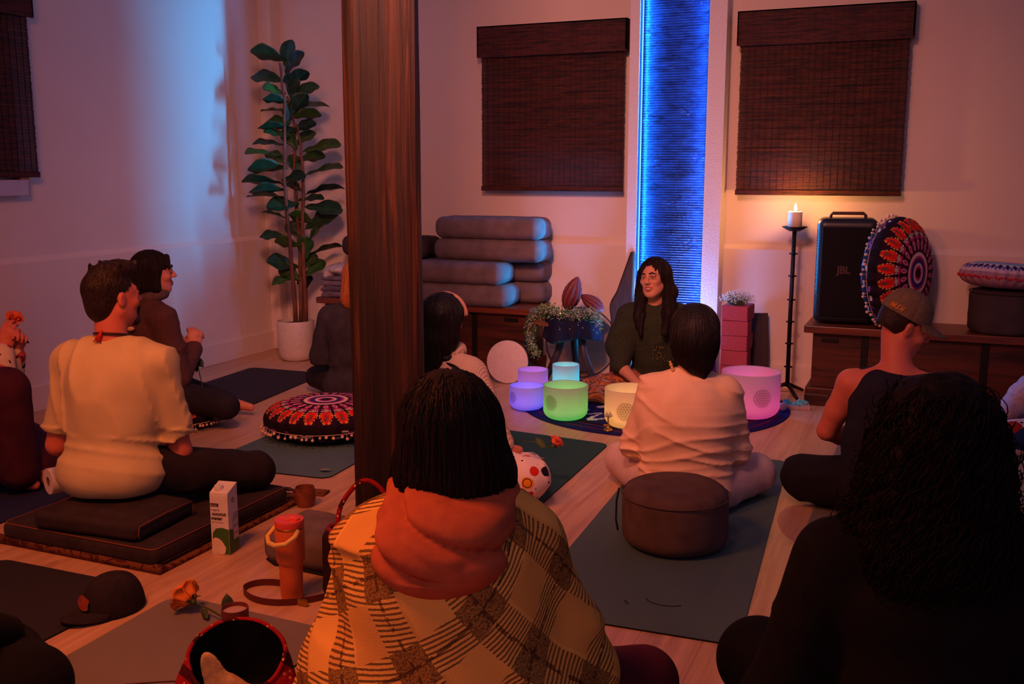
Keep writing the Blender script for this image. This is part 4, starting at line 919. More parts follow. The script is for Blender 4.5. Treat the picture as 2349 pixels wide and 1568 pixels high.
# ---------------------------------------------------------------- round brown zafu
zf=empty('meditation_cushion',(-.845,3.575,.006),0,'round brown meditation cushion behind the person in peach','meditation cushion'); zf.scale=(1.08,1.08,1.06)
ZF=fabric('zafu_brown',(104,84,80),(84,66,62),ns=14,bump=.001)
sdf_obj('cover',[cap((0,0,.06),(0,0,.165),.185,.185,k=.01),plane((0,0,.225),(0,0,1),.055),plane((0,0,0),(0,0,-1),.05)],.008,ZF,zf,disp=folds((.5,.2,1),.0022,34,5))
MB().tube([(.188*math.cos(2*PI*i/70),.188*math.sin(2*PI*i/70),.188) for i in range(70)],.0026,6,closed=True).build('piping',ZF,zf,True)
MB().tube([(-.196+.0,-.03,.19),(-.205,-.03,.14),(-.206,-.03,.07),(-.198,-.03,.03)],.004,6).build('seam_slot',plain('seam_dark',(26,16,16),.9),zf,True)
# curl marks / leaf scraps on mats
o=MB().tube([(-.745+.05*math.cos(a)*1.3,3.055+.028*math.sin(a)*1.6,.0075) for a in np.linspace(-2.9,-.5,14)],.0012,5).build('hair_tie',BLACKM,None); tag(o,'thin curved dark thread lying on the teal mat','thread')
def petal(loc,rz,label,c=(120,120,90),s=1):
    vs=[];n=8
    for i in range(n+1):
        t=i/n; w_=.013*s*math.sin(PI*min(1,t+.02))**.8
        for q in (-1,0,1): vs.append((.05*s*(t-.5),q*w_,.004+.006*s*abs(q)*.5+.004*math.sin(t*3)))
    fs=[(i*3+j,i*3+j+1,(i+1)*3+j+1,(i+1)*3+j) for i in range(n) for j in range(2)]
    o=mesh_obj('fallen_leaf',vs,fs,plain('dry_leaf',c,.7),None,True); o.location=loc; o.rotation_euler=(0,0,R(rz)); o.modifiers.new('s','SOLIDIFY').thickness=.001; tag(o,label,'leaf')
petal((-2.585,3.83,.008),15,'pale fallen leaf on the corner of the teal mat left of the post',(150,150,130),1.2)
petal((-1.72,4.35,.02),20,'tan fallen leaf on the green mat behind the patterned trousers',(150,120,100),1.9)
petal((-.86,2.98,.007),100,'tiny dark leaf scrap near the lower edge of the teal mat',(40,40,30),.35)
# ---------------------------------------------------------------- things around the man in the white tee
CUSH=fabric('cushion_charcoal',(62,50,52),(46,38,42),ns=14); PIPE=plain('russet_piping',(132,70,46),.7)
zb=empty('floor_mattress',(-2.835,2.97,.0),0,'flat charcoal floor mattress with russet piping under the man in the white tee','floor cushion')
sdf_obj('cover',[rbox((0,0,.056),(.375,.40,.037),.03,k=.01)],.007,CUSH,zb,disp=folds((1,1,0),.0018,20,4))
def rrect(a,b,z,r,n=8):
    p=[]
    for (sx,sy,s0) in ((1,1,0),(-1,1,90),(-1,-1,180),(1,-1,270)):
        for i in range(n+1): t=R(s0+90*i/n); p.append((sx*(a-r)+r*math.cos(t),sy*(b-r)+r*math.sin(t),z))
    return p
MB().tube(rrect(.367,.392,.086,.03),.0028,5,closed=True).build('piping',PIPE,zb,True); MB().tube(rrect(.367,.392,.026,.03),.0028,5,closed=True).build('piping',PIPE,zb,True)
fc=empty('wedge_cushion',(-2.80,2.74,.093),R(4),'folded charcoal wedge cushion stacked on the floor mattress','cushion')
sdf_obj('cover',[rbox((0,0,.034),(.235,.165,.032),.022,k=.01),rbox((.02,.03,.038),(.20,.12,.034),.022,k=.02)],.006,CUSH,fc,disp=folds((1,.3,0),.002,18,6))
MB().tube([(.237,y,z) for y,z in ((-.15,.006),(-.158,.03),(-.15,.060),(0,.064),(.15,.060),(.158,.03),(.15,.008))],.0024,5).build('piping',PIPE,fc,True)
m=Mt('patterned_rug',.9,.1); q_=m.noise((16,16,16),2,dist=1.2); m.color(m.mix(((q_*22).sin().gt(.2)),(116,70,46),(78,42,32))); rg=MB().box(-.39,.40,-.415,.50,0,.016).build('patterned_rug',m.mat,None,bevel=.006); rg.location=(-2.84,2.99,0); tag(rg,'thin brown patterned rug folded under the charcoal floor mattress','rug')
rl=MB().tube([(-.40,0,.018),(.40,.0,.018)],.017,12).build('rolled_rug_edge',m.mat,rg,True); rl.location=(0,-.405,.0)
# toilet roll
tr_=empty('paper_roll',(-3.28,2.93,.093),R(68),'white toilet paper roll lying behind the man in the white tee','paper roll')
T=Matrix.Translation((0,0,.054))@Matrix.Rotation(R(90),4,'Y')
MB().lathe([(.0195,-.05),(.054,-.05),(.054,.05),(.0195,.05),(.0195,-.05)],48,M=T).build('paper',plain('tissue',(236,226,214),.9),tr_,True,merge=True,sharp=40); MB().lathe([(.019,-.049),(.019,.049),(.0175,.049),(.0175,-.049),(.019,-.049)],32,M=T).build('core',plain('card_core',(120,84,60),.8),tr_,True,merge=True)
# carton
ct=empty('drink_carton',(-2.375,2.85,0),R(10),'white coconut water carton with a green coconut picture on the floor','drink carton')
W_=.036; Hc=.245; CW=plain('carton_white',(238,232,224),.45,.5)
b=bmesh.new()
def carton():
    vs=[];lv=[(0,1),( .10,1),(.19,1),(.235,1.0),(.245,1.0)]
    for z,s in ((0,.97),(.01,1),(.20,1),(.225,1.0)): vs+=[(-W_*s,-W_*s,z),(W_*s,-W_*s,z),(W_*s,W_*s,z),(-W_*s,W_*s,z)]
    vs+=[(-W_,-W_*.96,.238),(W_,-W_*.96,.238),(W_*1.02,W_,.262),(-W_*1.02,W_,.262)]
    fs=[(3,2,1,0)]+[(i*4+j,i*4+(j+1)%4,(i+1)*4+(j+1)%4,(i+1)*4+j) for i in range(4) for j in range(4)]+[(16,17,18,19)]
    return mesh_obj('box',vs,fs,CW,ct,False)
carton(); MB().lathe([(.001,.246),(.016,.246),(.016,.262),(.014,.265),(.001,.265)],24).build('screw_cap',plain('cap_white',(240,236,228),.4),ct,True,merge=True,sharp=40).location=(-.012,-.010,-.004)
INK=plain('label_ink',(56,44,40),.5); INK2=plain('label_ink_grey',(120,110,100),.5)
F0=Matrix.Translation((-W_+.001,-W_-.0006,0))@Matrix.Rotation(PI/2,4,'X')
def tx(s,size,x,z,mt,b=0,face=F0): return text_mesh('lettering',s,size,mt,ct,face@Matrix.Translation((x,z,0)),ext=.0002,bold=b)
mb=MB().box(-W_+.0015,-W_+.034,-W_-.0008,-W_,.186,.198); mb.build('brand_band',INK,ct); text_mesh('lettering','KIRKLAND',.0070,CW,ct,F0@Matrix.Translation((.002,.189,.0008)),ext=.0002,sx=.75)
tx('organic',.012,.002,.170,INK2); tx('coconut',.0195,.001,.152,INK,.0006).scale.x=.88; tx('water',.0195,.001,.135,INK,.0006); tx('from the coconut',.0065,.003,.124,INK2)
for i in range(3): tx('ooooo ooo',.0045,.004,.117-.006*i,INK2) if False else None
def disk_on(face,cx,cz,pts,name,mt,lift=.0007,par=ct):
    v=[face@Vector((cx+x,cz+z,lift)) for x,z in pts]; return mesh_obj(name,v,[tuple(range(len(v)))],mt,par,False)
F1=Matrix.Translation((W_+.0006,-W_+.001,0))@Matrix.Rotation(PI/2,4,'Z')@Matrix.Rotation(PI/2,4,'X')
GRN=plain('coconut_green',(66,112,48),.5)
disk_on(F0,0,0,[(.004,.06),(.006,.085),(.02,.102),(.045,.106),(.0705,.10),(.0705,.004),(.05,.004),(.058,.03),(.04,.055),(.02,.065)],'coconut_picture',GRN)
disk_on(F0,.028,.034,[(.026*math.cos(t)*1.05-.0*t,.030*math.sin(t)+.004*math.cos(t)*-3) for t in np.linspace(0,6.28,30)[:-1]],'coconut_flesh',plain('coconut_flesh',(240,225,200),.5),.0011)
disk_on(F1,0,0,[(.0,.10),(.03,.092),(.030,.05),(.070,.05),(.0705,.004),(.0,.004)],'coconut_picture',GRN)
disk_on(F1,0,0,[(.030,.056),(.068,.056),(.068,.135),(.030,.135)],'nutrition_panel',plain('panel_white',(225,215,205),.5),.0010)
mb=MB()
for i,z in enumerate((.150,.143,.137,.126,.104,.098,.074)): 
    q=[F1@Vector((x,z_,.0014)) for x,z_ in ((.031,z),(.067,z),(.067,z+.0016),(.031,z+.0016))]; mb.add(q,[(0,1,2,3)])
mb.build('printed_lines',INK,ct)
mb=MB().tube([F1@Vector((.035+.008*math.cos(t),.205+.008*math.sin(t),.001)) for t in np.linspace(0,6.28,22)[:-1]],.0009,4,closed=True); mb.build('round_mark',INK,ct)
# tumbler
tb=empty('insulated_tumbler',(-1.905,2.605,0),R(-20),'orange travel tumbler with a red lid and pale yellow carry handle','tumbler')
TB=plain('tumbler_orange',(226,116,66),.42,.4)
MB().lathe([(.001,0),(.034,0),(.0365,.006),(.039,.12),(.0405,.122),(.047,.135),(.0485,.235),(.047,.243),(.001,.243)],56).build('cup',TB,tb,True,merge=True,sharp=35)
MB().lathe([(.001,.24),(.0455,.24),(.0455,.250),(.047,.251),(.049,.268),(.047,.274),(.001,.274)],56).build('lid',plain('tumbler_lid',(236,84,66),.4),tb,True,merge=True,sharp=35)
sdf_obj('spout_tab',[rbox((.020,.01,.277),(.016,.009,.006),.004),rbox((-.012,.0,.275),(.025,.020,.0035),.003)],.0022,plain('tumbler_lid_tab',(240,92,70),.4),tb)
MB().lathe([(.046,.245),(.0475,.246),(.0475,.250),(.046,.251)],40).build('brass_ring',BRASS,tb,True)
hpts=[(-.047,.0,.243),(-.060,-.020,.232),(-.052,-.052,.214),(-.018,-.070,.205),(.018,-.070,.205),(.052,-.052,.214),(.060,-.020,.232),(.047,0,.243)]
mb=MB(); mb.tube(hpts,.0085,10); o=mb.build('carry_handle',plain('handle_yellow',(240,200,110),.45),tb,True); 
# strap
def ribbon(name,pts,w_,th,mt,parent=None,closed=False):
    mb=MB(); P=[Vector(p) for p in pts]; n=len(P)
    for i,p in enumerate(P):
        a=P[max(i-1,0)]; b=P[min(i+1,n-1)]; t=(b-a).normalized(); s=Vector((-t.y,t.x,0)).normalized()
        for (u,v) in ((-1,-1),(1,-1),(1,1),(-1,1)): mb.v.append(tuple(p+s*u*th/2+Vector((0,0,v*w_/2)))); mb.c.append((1,1,1))
    for i in range(n-1):
        for j in range(4): mb.f.append((i*4+j,i*4+(j+1)%4,(i+1)*4+(j+1)%4,(i+1)*4+j))
    mb.f+=[(3,2,1,0),tuple((n-1)*4+j for j in range(4))]
    return mb.build(name,mt,parent,True,sharp=40)
def sm(pts,n=8):
    out=[]; P=[np.array(p,float) for p in pts]
    for i in range(len(P)-1):
        p0=P[max(i-1,0)];p1=P[i];p2=P[i+1];p3=P[min(i+2,len(P)-1)]
        for t in np.linspace(0,1,n,endpoint=False): out.append(.5*((2*p1)+(-p0+p2)*t+(2*p0-5*p1+4*p2-p3)*t*t+(-p0+3*p1-3*p2+p3)*t**3))
    out.append(P[-1]); return out
LEATH=plain('oxblood_leather',(96,34,28),.5,.4)
bs=empty('leather_bag_strap',(-1.95,2.6,0),0,'dark red leather strap looped on the floor around the tumbler','strap')
ribbon('strap',[(p[0]+1.95,p[1]-2.6,p[2]) for p in sm([(-1.96,2.665,.014),(-2.03,2.655,.013),(-2.075,2.625,.012),(-2.08,2.575,.012),(-2.02,2.53,.012),(-1.94,2.52,.012),(-1.86,2.555,.012),(-1.80,2.62,.012),(-1.77,2.67,.014)])],.022,.003,LEATH,bs)
MB().box(.10,.135,-.045,-.035,.002,.024).build('buckle',BRASS,bs,bevel=.002)
gb=empty('grey_bolster_block',(-1.89,2.93,0),R(-3),'grey fabric bolster on the floor behind the orange tumbler','bolster')
sdf_obj('cover',[rbox((0,0,.068),(.29,.14,.066),.045,k=.01)],.007,BOLST,gb,disp=folds((1,0,.4),.002,18,11)); MB().tube([(.283*x,.137*y,.006) for x,y in ((-1,-.8),(-.8,-1),(.8,-1),(1,-.8),(1,.8),(.8,1),(-.8,1),(-1,.8))],.004,6,closed=True).build('base_seam',BLACKM,gb,True)
# cups
def cup(loc,r,h,label,mt,liquid=None,belly=.0):
    c=empty('cup',loc,0,label,'cup'); MB().lathe([(.001,0),(r*.80,0),(r*.92,h*.1),(r*(1+belly),h*.45),(r*(1+belly*.4),h*.85),(r,h),(r*.93,h),(r*.90,h*.85),(r*.9,h*.3),(.001,h*.2)],40).build('cup',mt,c,True,merge=True,sharp=60)
    if liquid: MB().lathe([(.001,h*.86),(r*.905,h*.86)],32).build('drink',liquid,c)
    return c
CLAY=plain('oxblood_clay',(122,52,44),.5,.35)
cup((-1.895,2.30,.006),.041,.088,'dark red clay cup of milky drink beside the orange rose',CLAY,plain('milk_tea',(190,160,150),.35))
cc_=cup((-2.40,3.40,.0),.040,.085,'carved wooden cup at the far corner of the floor mattress',wood('cup_wood',(96,44,28),(140,74,44),(30,30,30),.5),belly=.12)
MB().tube(sm([(-.03,-.005,.06),(-.062,-.01,.068),(-.115,-.01,.066)]),[.006]*9+[.009]*8,8).build('handle',plain('dark_horn',(44,40,32),.5),cc_,True)
wl=MB().box(-.09,.06,-.035,.035,0,.012).build('patterned_wallet',m.mat,None,bevel=.003); wl.location=(-2.46,3.555,.0); wl.rotation_euler=(0,0,R(8)); tag(wl,'flat mauve patterned cloth pouch behind the floor mattress','pouch')
# roses
def rose(loc,rotm,label,stem=None,leaves=(),c=(240,128,66),r=.034,open_=1.):
    root=empty('rose',loc,0,label,'rose'); vs=[];fs=[];cs=[]; rd=random.Random(int(abs(loc[0])*100)); MR=Matrix.Rotation(rotm[2],4,'Z')@Matrix.Rotation(rotm[1],4,'Y')@Matrix.Rotation(rotm[0],4,'X')
    mb=MB(); 
    for ring,(n,rb,rt,h,w_) in enumerate(((3,.15,.28,.95,1.2),(4,.30,.55,1.0,1.15),(5,.45,.82,.98,1.05),(6,.55,1.12*open_,.86,.95))):
        for i in range(n):
            a0=2*PI*i/n+ring*.7; nu,nv=6,6; v=[]
            for p in range(nu+1):
                t=p/nu
                for q in range(nv+1):
                    s=(q/nv-.5)*2; aw=w_*(2.4/n)*s*1.25; rr=r*(rb*(1-t)+rt*t*(.75+.25*t))+r*.16*t**3*(1+rd.uniform(-.3,.3))+r*.05*s*s*t; rr=rr if t>.05 else r*rb*.5
                    z=r*1.55*(h*t*(1-.22*s*s))-r*.15*(t**6)*(ring/1.5); P=MR@Vector((rr*math.cos(a0+aw),rr*math.sin(a0+aw),z)); v.append(P)
            f=[(p*(nv+1)+q,p*(nv+1)+q+1,(p+1)*(nv+1)+q+1,(p+1)*(nv+1)+q) for p in range(nu) for q in range(nv)]
            mb.add(v,f)
    o=mb.build('petals',plain('rose_petal_%d'%(c[0]+c[1]),c,.6,.2),root,True); o.modifiers.new('s','SOLIDIFY').thickness=.0012
    GR_=plain('rose_green',(66,84,44),.6); mb=MB().ball(tuple(MR@Vector((0,0,-.004))),.011,8)
    for i in range(5): a=i*1.257; mb.tube([MR@Vector((.008*math.cos(a),.008*math.sin(a),0)),MR@Vector((.022*math.cos(a),.022*math.sin(a),.006)),MR@Vector((.032*math.cos(a),.032*math.sin(a),-.004))],[.004,.003,.0006],5)
    mb.build('sepals',GR_,root,True)
    if stem: MB().tube(sm(stem,5),.0030,6).build('stem',GR_,root,True)
    for (p0,p1,w_) in leaves:
        p0=Vector(p0);p1=Vector(p1); d=p1-p0; s=d.cross(Vector((.55,-.8,.2))).normalized()*w_; up=d.cross(s).normalized(); v=[];n=9
        for i in range(n+1):
            t=i/n; q=math.sin(PI*min(1,t+.01))**.8
            for e in (-1,0,1): v.append(p0+d*t+s*e*q+up*(.15*w_*abs(e)+.004*math.sin(t*5)))
        lo=mesh_obj('leaf',v,[(i*3+j,i*3+j+1,(i+1)*3+j+1,(i+1)*3+j) for i in range(n) for j in range(2)],GR_,root,True); lo.modifiers.new('s','SOLIDIFY').thickness=.0008
    return root
rose((-2.115,2.365,.048),(0,R(-68),R(-8)),'orange rose lying on the grey mat beside the clay cup',stem=[(.0,.0,-.0),(.06,.0,-.014),(.12,-.015,-.02),(.17,-.03,-.026)],leaves=[((.14,.0,-.02),(.125,.015,.042),.019),((.03,0,-.02),(.085,-.03,-.032),.013)],c=(252,140,52),r=.042)
rose((-1.505,4.02,.205),(R(-30),R(30),0),'coral rose lying on the patterned trouser knee',stem=[(0,0,0),(-.05,.03,-.02),(-.12,.05,-.01),(-.22,.08,-.03)],leaves=[((-.05,.02,-.02),(-.11,.06,.01),.018)],c=(238,104,74),r=.028)
# baseball cap on floor
bc_=empty('baseball_cap',(-2.385,2.30,.006),R(166),'black baseball cap with an orange front patch on the lower left mat','baseball cap')
CAPM=fabric('cap_black',(48,38,42),(36,30,34),ns=30)
def cap_crown(r=.088,h=.115,name='crown',mt=CAPM,parent=bc_,seams=True):
    vs=[];n=96;mm=26
    for i in range(mm+1):
        t=i/mm; a=t*PI/2; rr=math.cos(a)**.62; z=h*math.sin(a)**1.15
        for j in range(n):
            b=2*PI*j/n; s=1-.018*max(0,1-abs(((b/(PI/3))%1)-.5+.5-1 if False else ((b/(PI/3)+.5)%1)-.5)*22) if seams else 1
            vs.append((r*1.0*rr*s*math.cos(b),r*1.18*rr*s*math.sin(b),z*s))
    fs=[(i*n+j,i*n+(j+1)%n,(i+1)*n+(j+1)%n,(i+1)*n+j) for i in range(mm) for j in range(n)]
    o=mesh_obj(name,vs,fs,mt,parent,True); o.modifiers.new('s','SOLIDIFY').thickness=.002
    MB().ball((0,0,h),.008,10,sc=(1,1,.5)).build('button',mt,parent,True); return o
def cap_brim(r,L,parent,mt,drop=.02,z=0.004,name='brim'):
    vs=[];nu,nv=12,24
    for i in range(nu+1):
        t=i/nu
        for j in range(nv+1):
            s=(j/nv-.5)*2; b=PI/2+s*1.05; rr=1; x=r*math.cos(b); y0=r*1.18*math.sin(b); y1=y0+L*math.sqrt(max(0,1-s*s*.96)); y=y0+(y1-y0)*t
            vs.append((x*(1-.06*t),y-.004,z-drop*(s*s)*1.0*(.3+.7*t)-drop*.55*t+drop*.6))
    fs=[(i*(nv+1)+j,i*(nv+1)+j+1,(i+1)*(nv+1)+j+1,(i+1)*(nv+1)+j) for i in range(nu) for j in range(nv)]
    o=mesh_obj(name,vs,fs,mt,parent,True); o.modifiers.new('s','SOLIDIFY').thickness=.003; return o
cap_crown(); cap_brim(.088,.075,bc_,CAPM,.016,.012)
mb=MB(); 
for (u,v) in ((0,0),): 
    pts=[]
    for t in np.linspace(0,2*PI,24,endpoint=False): pts.append((.034*math.cos(t)*(1+.2*math.cos(3*t)),.052+.021*math.sin(t)*(1+.15*math.sin(2*t))))
    q=[(x,.1045*math.sqrt(max(0,1-(x/.09)**2))*math.cos(math.asin(min(.99,z/.115)))**.62+.008,z) for x,z in pts]; mb.add(q+[(0,.106,.05)],[(i,(i+1)%24,24) for i in range(24)])
mb.build('front_patch',plain('orange_embroidery',(150,62,40),.8),bc_)
# embroidered bag
def emb_pat():
    m=Mt('bag_embroidery',.85,.15); x,y,z=m.xyz(); d,c1,c2=m.voro((55,55,55)); b=((x*1.2+y+z*1.6)*34).sin(); 
    c=m.mix(b.gt(.55),(150,22,26),(70,12,20)); c=m.mix((d.lt(.22)*c1.gt(.45)),c,(226,150,70)); c=m.mix(d.lt(.12)*c2.gt(.7),c,(60,110,90)); m.color(c); m.bump(d,.003,.8); return m.mat
BAG=emb_pat()
bg=empty('embroidered_bag',(-1.60,1.93,.0),R(24),'open red embroidered bag with a black lining in the foreground','bag')
def bag():
    n=72; rows=16; vs=[]
    rim=lambda a:(.125*math.cos(a),.070*math.sin(a)+.02,.200+.085*math.sin(a*1.0)*1.0+.02*math.cos(2*a)-.045*abs(math.cos(a))**3)
    for i in range(rows+1):
        t=i/rows
        for j in range(n):
            a=2*PI*j/n; x,y,z=rim(a); z*=.84; k_=t**.7; bx,by=.155*math.cos(a),.085*math.sin(a); bul=1+.18*math.sin(PI*t)+.03*math.sin(a*5+t*6)
            vs.append(((bx*(1-k_)+x*k_)*bul,(by*(1-k_)+y*k_)*bul,z*t+.004))
    fs=[(i*n+j,i*n+(j+1)%n,(i+1)*n+(j+1)%n,(i+1)*n+j) for i in range(rows) for j in range(n)]
    mesh_obj('shell',vs,fs,BAG,bg,True).modifiers.new('s','SOLIDIFY').thickness=.003
    v2=[(x*.955,y*.93,z) for x,y,z in vs[n*3:]]; f2=[(i*n+j,(i+1)*n+j,(i+1)*n+(j+1)%n,i*n+(j+1)%n) for i in range(rows-3) for j in range(n)]+[tuple(range(n))]
    mesh_obj('lining',v2,f2,fabric('bag_lining',(14,12,14)),bg,True)
    rp=[(vs[rows*n+j]) for j in range(n)]; MB().tube(rp,.006,8,closed=True).build('rim_piping',BAG,bg,True)
    mb=MB()
    for j in range(0,n): p=rp[j]; mb.ball((p[0]*1.03,p[1]*1.06,p[2]-.012),.0028,5); mb.ball((p[0]*1.07,p[1]*1.1,p[2]-.035),.0024,5)
    mb.build('bead_trim',plain('bead_gold',(226,170,80),.4,.5),bg,True)
bag()
cl=sdf_obj('cream_cloth',[ell((-.045,-.01,.115),(.030,.012,.075),rot(10,0,-18),k=.03),ell((-.02,.0,.06),(.06,.028,.05),rot(0,0,-12),k=.03),ell((.035,.01,.045),(.05,.02,.03),rot(-15,0,-30),k=.02)],.005,fabric('cream_fabric',(214,176,116)),None,disp=folds((1,0,0),.003,70,2)); cl.location=(-1.60,1.925,.004); cl.rotation_euler=(0,0,R(24)); tag(cl,'cream cloth stuffed in the open embroidered bag','cloth')
cdo=MB().tube(sm([(-1.72,1.96,.10),(-1.80,1.98,.02),(-1.86,2.0,.009),(-1.98,1.93,.009)]),.0022,6).build('bag_cord',LEATH,bg,True); cdo.matrix_world; cdo.matrix_parent_inverse=(Matrix.Translation((-1.60,1.93,0))@Matrix.Rotation(R(24),4,'Z')).inverted()
# second striped tote beside the plaid jacket
tt=empty('striped_tote',(-1.66,2.70,.0),R(20),'striped tote bag with red straps half hidden behind the plaid jacket','bag')
m=Mt('tote_stripes',.85,.15); x,y,z=m.xyz(); c=m.mix(((x*60).sin().gt(.1)),(44,20,26),(216,150,96)); c=m.mix(((x*31+1).sin().gt(.8)),c,(150,30,40)); m.color(c); TOT=m.mat
v_=sdf_obj('body',[rbox((0,0,.135),(.15,.07,.13),.05,k=.02),plane((0,0,.24),(0,0,1),.01)],.007,TOT,tt,disp=folds((1,0,.4),.005,26,12))
MB().tube([(.135*math.cos(t),.062*math.sin(t),.243) for t in np.linspace(0,6.28,30)[:-1]],.009,6,closed=True).build('red_rim',plain('wine_velvet',(130,24,36),.7),tt,True)
MB().tube(sm([(-.10,-.02,.22),(-.09,.0,.32),(-.02,.02,.40),(.05,.02,.36),(.09,.0,.23)]),.008,8).build('strap',BAG,tt,True)
# ================================================================= PEOPLE
def neutral(rgb): return lin(rgb)
def face_paint(lip=(176,70,62),beard=None,base=(206,138,108)):
    def f(v,ctx):
        q=(v-ctx['HC'])@ctx['HR']; c=np.tile(np.array(lin(base)),(len(v),1)); L=np.array(lin(lip))
        m=(np.abs(q[:,0])<.027)&(q[:,1]>.07)&(q[:,2]<-.0475+.15*np.abs(q[:,0]))&(q[:,2]>-.0745+.9*np.maximum(np.abs(q[:,0])-.008,0)); c[m]=L
        m=(np.abs(q[:,2]-.006)<.016)&(np.abs(np.abs(q[:,0])-.03)<.02)&(q[:,1]>.06)&~m; c[m]*=.72
        m=(np.abs(q[:,2]+.026)<.02)&(np.abs(np.abs(q[:,0])-.04)<.017)&(q[:,1]>.04); c[m]*=np.array((1.0,.90,.90))
        return c
    return f
def hk(*a,**k): return (a,k)
# 1. teacher facing us
TOPG=fabric('olive_knit',(66,68,48),(40,42,32),ns=120,bump=.004)
m=Mt('swirl_cotton',.85,.15); n_=m.noise((5.5,5.5,5.5),2,dist=2.6,rough=.6); n2_=m.noise((40,40,40),2)
m.color(m.ramp(n_+(n2_-.5)*.12,[(.30,(96,76,84)),(.40,(176,84,38)),(.45,(190,130,84)),(.49,(80,24,28)),(.53,(130,104,104)),(.57,(186,92,36)),(.62,(90,70,80)),(.7,(190,150,130))])); SWIRL=m.mat
def top8(ctx):
    T=ctx['torso'](.022)+ctx['sh'](.022)
    for a in (-1,1):
        S=ctx['SH'][a]; e,w_=ctx['A'][a]; T+=[cap(S,S*.35+e*.65+np.array((a*.02,0,.0)),.075,.085,k=.05),cap(S*.6+e*.4,e*.75+w_*.25+np.array((a*.015,0,.02)),.085,.060,k=.04)]
    T+=[ell(ctx['NB']+np.array((0,.03,.06)),(.085,.085,.055),k=.015,op='-'),plane((0,0,ctx['zh']-.03),(0,0,-1))]
    return T
def hair8(ctx):
    p=[ell((0,-.028,.030),(.088,.104,.097),k=.02)]
    for s in (-1,1):
        p+=[cap((s*.072,-.01,.03),(s*.088,-.02,-.09),.032,.038,k=.03),cap((s*.088,-.02,-.09),(s*.095,.035,-.22),.040,.036,k=.03),cap((s*.095,.035,-.22),(s*.075,.075,-.33),.036,.016,k=.03)]
    p+=[ell((0,-.07,-.10),(.09,.045,.12),k=.03),
        ell((0,.112,-.022),(.059,.086,.122),k=.010,op='-'),ell((0,.06,-.15),(.045,.06,.06),k=.01,op='-')]
    return inhead(ctx,p)
def ex8(ctx):
    strand_layer(ctx,700,.26,.0013,.003,8,5,lift=.0006,steps=16,front=.035,zmin=-.25)
    eyes(ctx)
    sdf_obj('lips',inhead(ctx,LIPC(.0054,.0064,.002)+MOUTHC()),.0016,LIP,ctx['body'])
    sdf_obj('teeth',inhead(ctx,[cap(MARC(XS[i],.0012,-.0035),MARC(XS[i+1],.0012,-.0035),.0034,.0034,k=.001) for i in range(1,7)]),.0014,TOOTH,ctx['body'])
    mb=MB(); rr=random.Random(2)
    for i in range(40): x=-.085+rr.random()*.10; z=.28+rr.random()*.09; mb.ball((x,ctx['lean']+.116-abs(x)*.1,z),.0026,6)
    mb.build('gold_beading',plain('dull_gold',(150,130,60),.4,.5),ctx['top'],True)
    sdf_obj('earring',inhead(ctx,[ell((.078,.0,-.05),(.004,.004,.010))]),.002,BRASS,ctx['body'])
person('smiling woman with long dark hair in an olive knit top facing the group',(-1.545,5.93),190,s=.035,k=1.0,sw=.15,lean=.05,head=(-19,2,6),hoff=(.02,.02),h=.0046,skin=SKIN_P,paint=face_paint((196,118,96)),
    arms={1:((.235,.10,.25),(.075,.315,.165)),-1:((-.235,.10,.25),(-.055,.325,.165))},hands={1:((-.6,.55,-.15),(-.3,-.3,-1),32),-1:((.55,.5,-.1),(.2,-.2,-1),38)},
    legs={1:((.37,.17,.085),(-.05,.33,.06)),-1:((-.31,.20,.085),(.08,.36,.06))},top=TOPG,topfn=top8,topname='knit_top',tdisp=folds((.3,0,1),.005,38,4),pants=SWIRL,pinfl=.022,pdisp=folds((1,1,.4),.006,40,9),hair=hair8,hairmat=HAIR_B,hdisp=strands(.0028,70,2),smile=1.3,extra=ex8,hh=.005)
# 2. person in peach shirt, back to us
PEACH=fabric('peach_cotton',(240,204,172),(224,184,150),ns=10,bump=.0006); PEACHP=fabric('pale_trousers',(222,196,190),(196,168,166),ns=10,bump=.0006)
def hair9(ctx):
    p=[ell((0,-.022,.030),(.102,.116,.100),k=.02),ell((0,-.055,-.05),(.096,.075,.095),k=.04),ell((.0,-.085,-.02),(.090,.06,.09),k=.03),ell((.02,-.085,-.12),(.055,.030,.045),k=.03),cap((.03,-.09,-.15),(.045,-.085,-.19),.014,.004,k=.02),
       ell((0,.115,-.05),(.06,.08,.11),k=.012,op='-')]
    return inhead(ctx,p)
def top9(ctx):
    T=ctx['torso'](.020)+ctx['sh'](.018)
    for a in (-1,1):
        S=ctx['SH'][a]; e,w_=ctx['A'][a]; T+=[cap(S,e,.070,.062,k=.02),cap(e,e*.7+w_*.3,.062,.052,k=.02)]
    z=ctx['zh']; T+=[ell((0,-.02,z+.0),(.19,.15,.10),k=.05),ell((0,-.01,z+.17),(.185,.125,.28),k=.06),ell((0,-.02,z+.30),(.185,.11,.13),k=.06),ell(ctx['NB']+np.array((0,.02,.062)),(.066,.07,.045),k=.012,op='-'),plane((0,0,z-.06),(0,0,-1))]
    return T
def ex9(ctx):
    strand_layer(ctx,700,.16,.0010,.0008,8,4,lift=.0003,steps=12)
    mb=MB(); 
    for i,(dz,r_) in enumerate(((0,.006),(-.011,.008),(-.022,.007),(-.032,.008))): mb.ball(hp(ctx,(-.098+.004*i,-.055,-.115+dz)),r_,8,sc=(1,.7,1))
    mb.build('shell_earring',plain('shell',(226,180,120),.5),ctx['body'],True)
